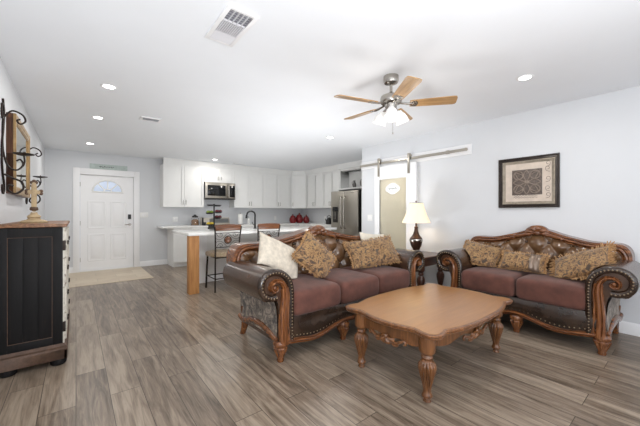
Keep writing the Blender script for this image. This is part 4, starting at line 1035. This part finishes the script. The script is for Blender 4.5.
for sx in (-1, 1):
    for sy in (-1, 1):
        MB().lathe(legp, 112, c=(sx * LX, sy * LY, 0), flute=lambda z, a: 1 + (0.22 * (abs(math.sin(7 * a)) - 0.5) if 0.1 < z < 0.258 else 0)).build('leg', 'table_wood', ct)

# ================================================================== end table and lamp
et = thing('end_table', 'dark carved end table in the corner between sofa and loveseat', 'end table', (3.87, 2.58, 0))
E = 0.325
m = MB(); m.box(-E, E, -E, E, 0.585, 0.62, 0.012, 3); m.build('table_top', 'end_wood', et)
m = MB()
for a in ((-0.26, 0.26, -0.27, -0.25), (-0.26, 0.26, 0.25, 0.27), (-0.27, -0.25, -0.26, 0.26), (0.25, 0.27, -0.26, 0.26)): m.box(a[0], a[1], a[2], a[3], 0.48, 0.586, 0.003)
m.build('apron', 'end_wood', et)
for sx in (-1, 1):
    for sy in (-1, 1):
        MB().lathe([(r, z * 0.586 / 0.436) for r, z in legp], 40, c=(sx * 0.25, sy * 0.25, 0), flute=lambda z, a: 1 + (0.08 * (abs(math.cos(6 * a)) - 0.5) if 0.11 < z < 0.34 else 0)).build('leg', 'end_wood', et)
lm = thing('table_lamp', 'bronze table lamp with pleated cream shade on the end table', 'table lamp', (3.95, 2.62, 0.62))
MB().lathe([(0.0, 0), (0.07, 0.0), (0.072, 0.012), (0.055, 0.022), (0.045, 0.035), (0.05, 0.05), (0.075, 0.10), (0.09, 0.16), (0.093, 0.20), (0.088, 0.215), (0.07, 0.235), (0.045, 0.275), (0.03, 0.32), (0.024, 0.36), (0.03, 0.375), (0.026, 0.385), (0.014, 0.39), (0.012, 0.44), (0.0, 0.44)], 32).build('base', 'bronze', lm)
MB().lathe([(0.0935, 0.17), (0.0955, 0.176), (0.0955, 0.196), (0.0935, 0.205)], 32).build('base_band', 'nickel', lm)
m = MB(); m.lathe([(0.2, 0.445), (0.185, 0.48), (0.15, 0.56), (0.12, 0.65), (0.098, 0.74)], 96, flute=lambda z, a: 1 + 0.012 * math.cos(32 * a) + 0.02 * abs(math.cos(4 * a)))
# keep only the side wall: remove caps
for f in [f for f in m.bm.faces if len(f.verts) > 10]: m.bm.faces.remove(f)
m.build('shade', 'shade', lm, sharp=60)
m = MB(); m.tube([(0.098 * math.cos(2 * PI * i / 32), 0.098 * math.sin(2 * PI * i / 32), 0.738) for i in range(32)], 0.004, 6, closed=True); m.tube([(0, 0, 0.44), (0, 0, 0.75)], 0.004, 6); m.tube([(-0.098, 0, 0.738), (0.098, 0, 0.738)], 0.003, 6); m.sphere((0, 0, 0.76), 0.012)
m.build('harp_finial', 'bronze', lm)
pl = bpy.data.lights.new('table_lamp_bulb', 'POINT'); pl.energy = 2.5; pl.shadow_soft_size = 0.03; pl.color = (1, 0.82, 0.58)
po = bpy.data.objects.new('table_lamp_bulb', pl); po.location = (3.95, 2.62, 1.2); col.objects.link(po)

# ================================================================== picture on the right wall
pc_ = thing('framed_picture', 'dark framed square medallion artwork above the loveseat', 'picture', (XR, 1.293, 1.586), -PI / 2)
w2, h2 = 0.318, 0.31
m = MB()
def fr_(m, w, h, wid, th, shape, y0=0.0):
    for (a, b) in (((-w, -h), (w, -h)), ((w, -h), (w, h)), ((w, h), (-w, h)), ((-w, h), (-w, -h))):
        # mitred strip
        prof = {'o': [(0, 0), (0, 1), (0.3, 1), (0.5, 0.6), (0.8, 0.75), (1, 0.35), (1, 0)], 'f': [(0, 0), (0, 0.9), (0.2, 1), (1, 0.5), (1, 0)]}[shape]
        A = []; B = []
        for t, hh in prof:
            d = t * wid
            ax = a[0] - math.copysign(d, a[0]); az = a[1] - math.copysign(d, a[1]); bx_ = b[0] - math.copysign(d, b[0]); bz = b[1] - math.copysign(d, b[1])
            A.append(m.bm.verts.new((ax, y0 - hh * th, az))); B.append(m.bm.verts.new((bx_, y0 - hh * th, bz)))
        for i in range(len(prof) - 1): m.bm.faces.new((A[i], A[i + 1], B[i + 1], B[i]))
fr_(m, w2, h2, 0.042, 0.03, 'o'); m.build('frame', 'picture_frame', pc_, sharp=30)
m = MB(); fr_(m, w2 - 0.042, h2 - 0.042, 0.034, 0.018, 'f'); m.build('liner', 'picture_liner', pc_, sharp=30)
MB().box(-w2 + 0.06, w2 - 0.06, -0.006, -0.002, -h2 + 0.06, h2 - 0.06).build('mat_board', 'mat_board', pc_)
m = MB(); m.box(-0.168, 0.150, -0.010, -0.006, -0.155, 0.158, 0.002); m.build('medallion_panel', 'medal', pc_)
m = MB(); cx, cz, y = -0.009, 0.002, -0.012
for k in range(4):
    a = PI / 4 + k * PI / 2
    m.tube([(cx + math.cos(a) * 0.125 + 0.050 * math.cos(2 * PI * i / 20), y, cz + math.sin(a) * 0.122 + 0.050 * math.sin(2 * PI * i / 20)) for i in range(20)], 0.006, 6, closed=True)
    a = k * PI / 2
    m.tube([(cx + math.cos(a) * r - math.sin(a) * o, y, cz + math.sin(a) * r + math.cos(a) * o) for r, o in spline([(0.02, 0), (0.08, 0.032), (0.142, 0), (0.08, -0.032)], 5, True)], 0.005, 6, closed=True)
for k in range(4):
    a = PI / 4 + k * PI / 2
    m.tube([(cx + math.cos(a) * r - math.sin(a) * o, y, cz + math.sin(a) * r + math.cos(a) * o) for r, o in spline([(0.02, 0), (0.09, 0.03), (0.17, 0), (0.09, -0.03)], 5, True)], 0.005, 6, closed=True)
m.sphere((cx, y, cz), 0.028, (1, 0.4, 1))
m.build('carved_relief', 'relief', pc_)
m = MB()
for z, k in ((0.20, 1), (0.14, -1), (0.02, 1), (-0.09, -1), (-0.17, 1)):
    m.tube([(0.205 + k * a * 0.8, -0.0065, z + b) for a, b in spline([(-0.025, -0.03), (0.02, -0.015), (0.025, 0.025), (-0.01, 0.03), (-0.015, 0.005), (0.008, 0.0)], 5)], 0.0028, 5)
for z in (-0.165, -0.185): m.tube([(-0.15 + 0.25 * i / 39, -0.0065, z + 0.006 * math.sin(i * 1.3)) for i in range(40)], 0.0022, 5)
m.build('scroll_marks', 'scroll_ink', pc_)

# ================================================================== left wall: mirror, sconces, chest
mr = thing('wall_mirror', 'deep gold and dark wood framed mirror on the left wall', 'mirror', (XL, 4.25, 1.73), PI / 2)
mw2, mh2 = 0.52, 0.35
m = MB(); m.box(-mw2, mw2, -0.045, 0.0, -mh2, -mh2 + 0.05); m.box(-mw2, mw2, -0.045, 0.0, mh2 - 0.05, mh2); m.box(-mw2, -mw2 + 0.05, -0.045, 0.0, -mh2 + 0.05, mh2 - 0.05); m.box(mw2 - 0.05, mw2, -0.045, 0.0, -mh2 + 0.05, mh2 - 0.05)
m.build('outer_frame', 'mirror_wood', mr)
m = MB(); fr_(m, mw2, mh2, 0.07, 0.02, 'o', -0.043); m.build('gold_frame', 'gold', mr, sharp=30)
MB().box(-mw2 + 0.05, mw2 - 0.05, -0.046, -0.036, -mh2 + 0.05, mh2 - 0.05).build('mirror_glass', 'mirror', mr)
def make_sconce(label, loc):
    s = thing('wall_sconce', label, 'candle sconce', loc, 0, 'wrought iron candle sconces')
    # local: x away from the wall, y along the wall, z up
    m = MB()
    m.tube([(0.008, p[0], p[1]) for p in spline([(0.0, 0.45), (0.03, 0.40), (0.05, 0.33), (0.02, 0.22), (-0.03, 0.1), (-0.05, -0.02), (-0.02, -0.14), (0.04, -0.22), (0.06, -0.28), (0.02, -0.32), (-0.03, -0.29), (-0.02, -0.25)], 5)], 0.0075, 8)
    m.tube([(0.012, 0.0 + p[0], p[1]) for p in spline([(0.02, 0.36), (-0.05, 0.40), (-0.09, 0.34), (-0.06, 0.28), (-0.02, 0.30), (-0.03, 0.34)], 5)], 0.007, 8)
    m.tube([(p[0], 0.0, p[1]) for p in spline([(0.012, 0.30), (0.06, 0.36), (0.12, 0.34), (0.14, 0.29), (0.11, 0.26), (0.09, 0.285), (0.11, 0.30)], 5)], 0.007, 8)
    m.build('back_scroll', 'iron', s)
    m = MB(); m.tube([(p[0], p[1], p[2]) for p in spline([(0.01, 0, 0.30), (0.005, 0.0, 0.15), (0.01, 0.0, 0.02), (0.035, 0, -0.09), (0.085, 0, -0.125), (0.125, 0, -0.08), (0.11, 0, -0.035), (0.085, 0, -0.05)], 6)], 0.007, 8)
    m.tube([(p[0], 0, p[1]) for p in spline([(0.125, -0.09), (0.135, -0.05), (0.13, 0.0)], 4)], 0.006, 8)
    m.build('arm', 'iron', s)
    m = MB(); m.tube([(p[0], p[1], p[2]) for p in spline([(0.012, 0.02, -0.16), (0.06, 0.03, -0.19), (0.115, 0.02, -0.22), (0.125, 0.0, -0.28), (0.08, -0.01, -0.32), (0.035, 0.0, -0.29), (0.045, 0, -0.25), (0.07, 0, -0.26)], 6)], 0.008, 8)
    m.build('lower_scroll', 'iron', s)
    m = MB(); m.lathe([(0.0, 0.0), (0.03, 0.0), (0.066, 0.010), (0.07, 0.016), (0.064, 0.015), (0.03, 0.006), (0.0, 0.006)], 24, c=(0.13, 0, 0.0)); m.lathe([(0.006, 0.005), (0.004, 0.03), (0.0, 0.035)], 10, c=(0.13, 0, 0))
    m.build('candle_pan', 'iron', s)
    return s
sn = make_sconce('wrought iron candle sconce on the near side of the mirror', (XL, 3.53, 1.69))
dup(sn, (XL, 5.04, 1.64), 0, 'wrought iron candle sconce on the far side of the mirror, toward the door')
# chest: X -0.42..-0.06, Y 3.2..
ch = thing('chest_of_drawers', 'tall black distressed chest with worn brown top against the left wall', 'chest', (-0.445, 3.18, 0))
W_, L_, Hc = 0.375, 1.25, 1.125
MB().box(-0.01, W_ + 0.015, -0.02, L_ + 0.02, Hc - 0.026, Hc, 0.006, 2).build('top', 'chest_top', ch)
m = MB()
m.box(0, W_ - 0.02, 0.012, L_, 0.17, Hc - 0.03)
m.build('carcass', 'chest_black', ch)
m = MB()   # side frame & boards
m.box(0.0, 0.05, -0.002, 0.012, 0.17, Hc - 0.03, 0.002); m.box(W_ - 0.075, W_ - 0.012, -0.002, 0.012, 0.17, Hc - 0.03, 0.002)
m.box(0.05, W_ - 0.075, -0.002, 0.012, 0.17, 0.23, 0.002); m.box(0.05, W_ - 0.075, -0.002, 0.012, Hc - 0.10, Hc - 0.03, 0.002)
for i in range(3):
    a = 0.05 + i * (W_ - 0.125) / 3
    m.box(a + 0.001, a + (W_ - 0.125) / 3 - 0.001, 0.006, 0.013, 0.23, Hc - 0.10, 0.002)
m.build('side_panel', 'chest_black', ch)
m = MB()
for (x0, z0, x1, z1) in ((0.05, 0.23, 0.05, Hc - 0.10), (W_ - 0.075, 0.23, W_ - 0.075, Hc - 0.10), (0.05, 0.23, W_ - 0.075, 0.23), (0.05, Hc - 0.10, W_ - 0.075, Hc - 0.10)):
    m.tube([(x0, 0.002, z0), (x1, 0.002, z1)], 0.0035, 6)
m.build('worn_beading', 'worn_edge', ch)
m = MB(); m.box(W_ - 0.02, W_ - 0.002, 0.0, L_, 0.17, Hc - 0.03, 0.002); m.build('front_frame', 'chest_cream', ch)
nz, ny = 4, 2
for i in range(nz):
    for j in range(ny):
        z0 = 0.19 + i * (Hc - 0.24) / nz; z1 = z0 + (Hc - 0.24) / nz - 0.015; y0 = 0.03 + j * (L_ - 0.05) / ny; y1 = y0 + (L_ - 0.05) / ny - 0.02
        d = MB().box(W_ - 0.002, W_ + 0.010, y0, y1, z0, z1, 0.004).build('drawer', 'chest_cream', ch)
        m = MB(); yc = (y0 + y1) / 2; zc = (z0 + z1) / 2
        m.tube([(W_ + 0.010, yc - 0.05, zc), (W_ + 0.013, yc - 0.045, zc - 0.012), (W_ + 0.014, yc, zc - 0.022), (W_ + 0.013, yc + 0.045, zc - 0.012), (W_ + 0.010, yc + 0.05, zc)], 0.006, 8)
        m.sphere((W_ + 0.011, yc - 0.05, zc), 0.011); m.sphere((W_ + 0.011, yc + 0.05, zc), 0.011)
        m.build('pull', 'iron', d)
for z in (0.30, 0.95): MB().box(W_ - 0.014, W_ + 0.006, -0.004, 0.016, z - 0.04, z + 0.04, 0.002).build('hinge', 'iron', ch)
m = MB(); pr = [(0.0, 0.05), (0.018, 0.05), (0.018, 0.12), (0.010, 0.135), (0.014, 0.15), (0.002, 0.17), (0.0, 0.17)]
m.prism(pr, lambda a, b, d: (d, -a, b), 0.0, W_ + 0.015); m.prism(pr, lambda a, b, d: (W_ - 0.003 + a, d, b), -0.018, L_)
m.box(0.0, W_ - 0.005, 0.0, L_, 0.055, 0.17)
m.build('base_moulding', 'worn_edge', ch)
for x in (0.05, W_ - 0.04):
    for y in (0.035, L_ - 0.05):
        MB().lathe([(0.0, 0), (0.04, 0.0), (0.05, 0.01), (0.052, 0.03), (0.045, 0.056), (0.0, 0.056)], 20, c=(x, y, 0)).build('bun_foot', 'chest_black', ch)
# cross candlestick on the chest
cx_ = thing('cross_statue', 'carved beige cross on a round pedestal standing on the black chest', 'cross', (-0.285, 3.62, Hc))
cx_.scale = (0.86, 0.86, 0.92)
MB().lathe([(0.0, 0), (0.105, 0.0), (0.108, 0.012), (0.09, 0.022), (0.055, 0.03), (0.045, 0.045), (0.055, 0.055), (0.045, 0.07), (0.03, 0.08), (0.024, 0.10), (0.0, 0.10)], 28).build('pedestal', 'stone', cx_)
m = MB(); m.super((0, 0, 0.245), (0.021, 0.018, 0.14), 0.4, 0, 20, 14); m.super((0, 0, 0.29), (0.05, 0.016, 0.020), 0.4, 0, 20, 14); m.mark(0)
for (x, z) in ((0.052, 0.278), (0.052, 0.302), (-0.052, 0.278), (-0.052, 0.302), (0.014, 0.38), (-0.014, 0.38), (0, 0.392)): m.sphere((x, 0, z), 0.017, (1, 0.8, 1))
m.lathe([(0.026, 0.115), (0.034, 0.125), (0.03, 0.145), (0.024, 0.15)], 16)
m.mark(1); m.build('cross', ['stone', 'stone_dark'], cx_)
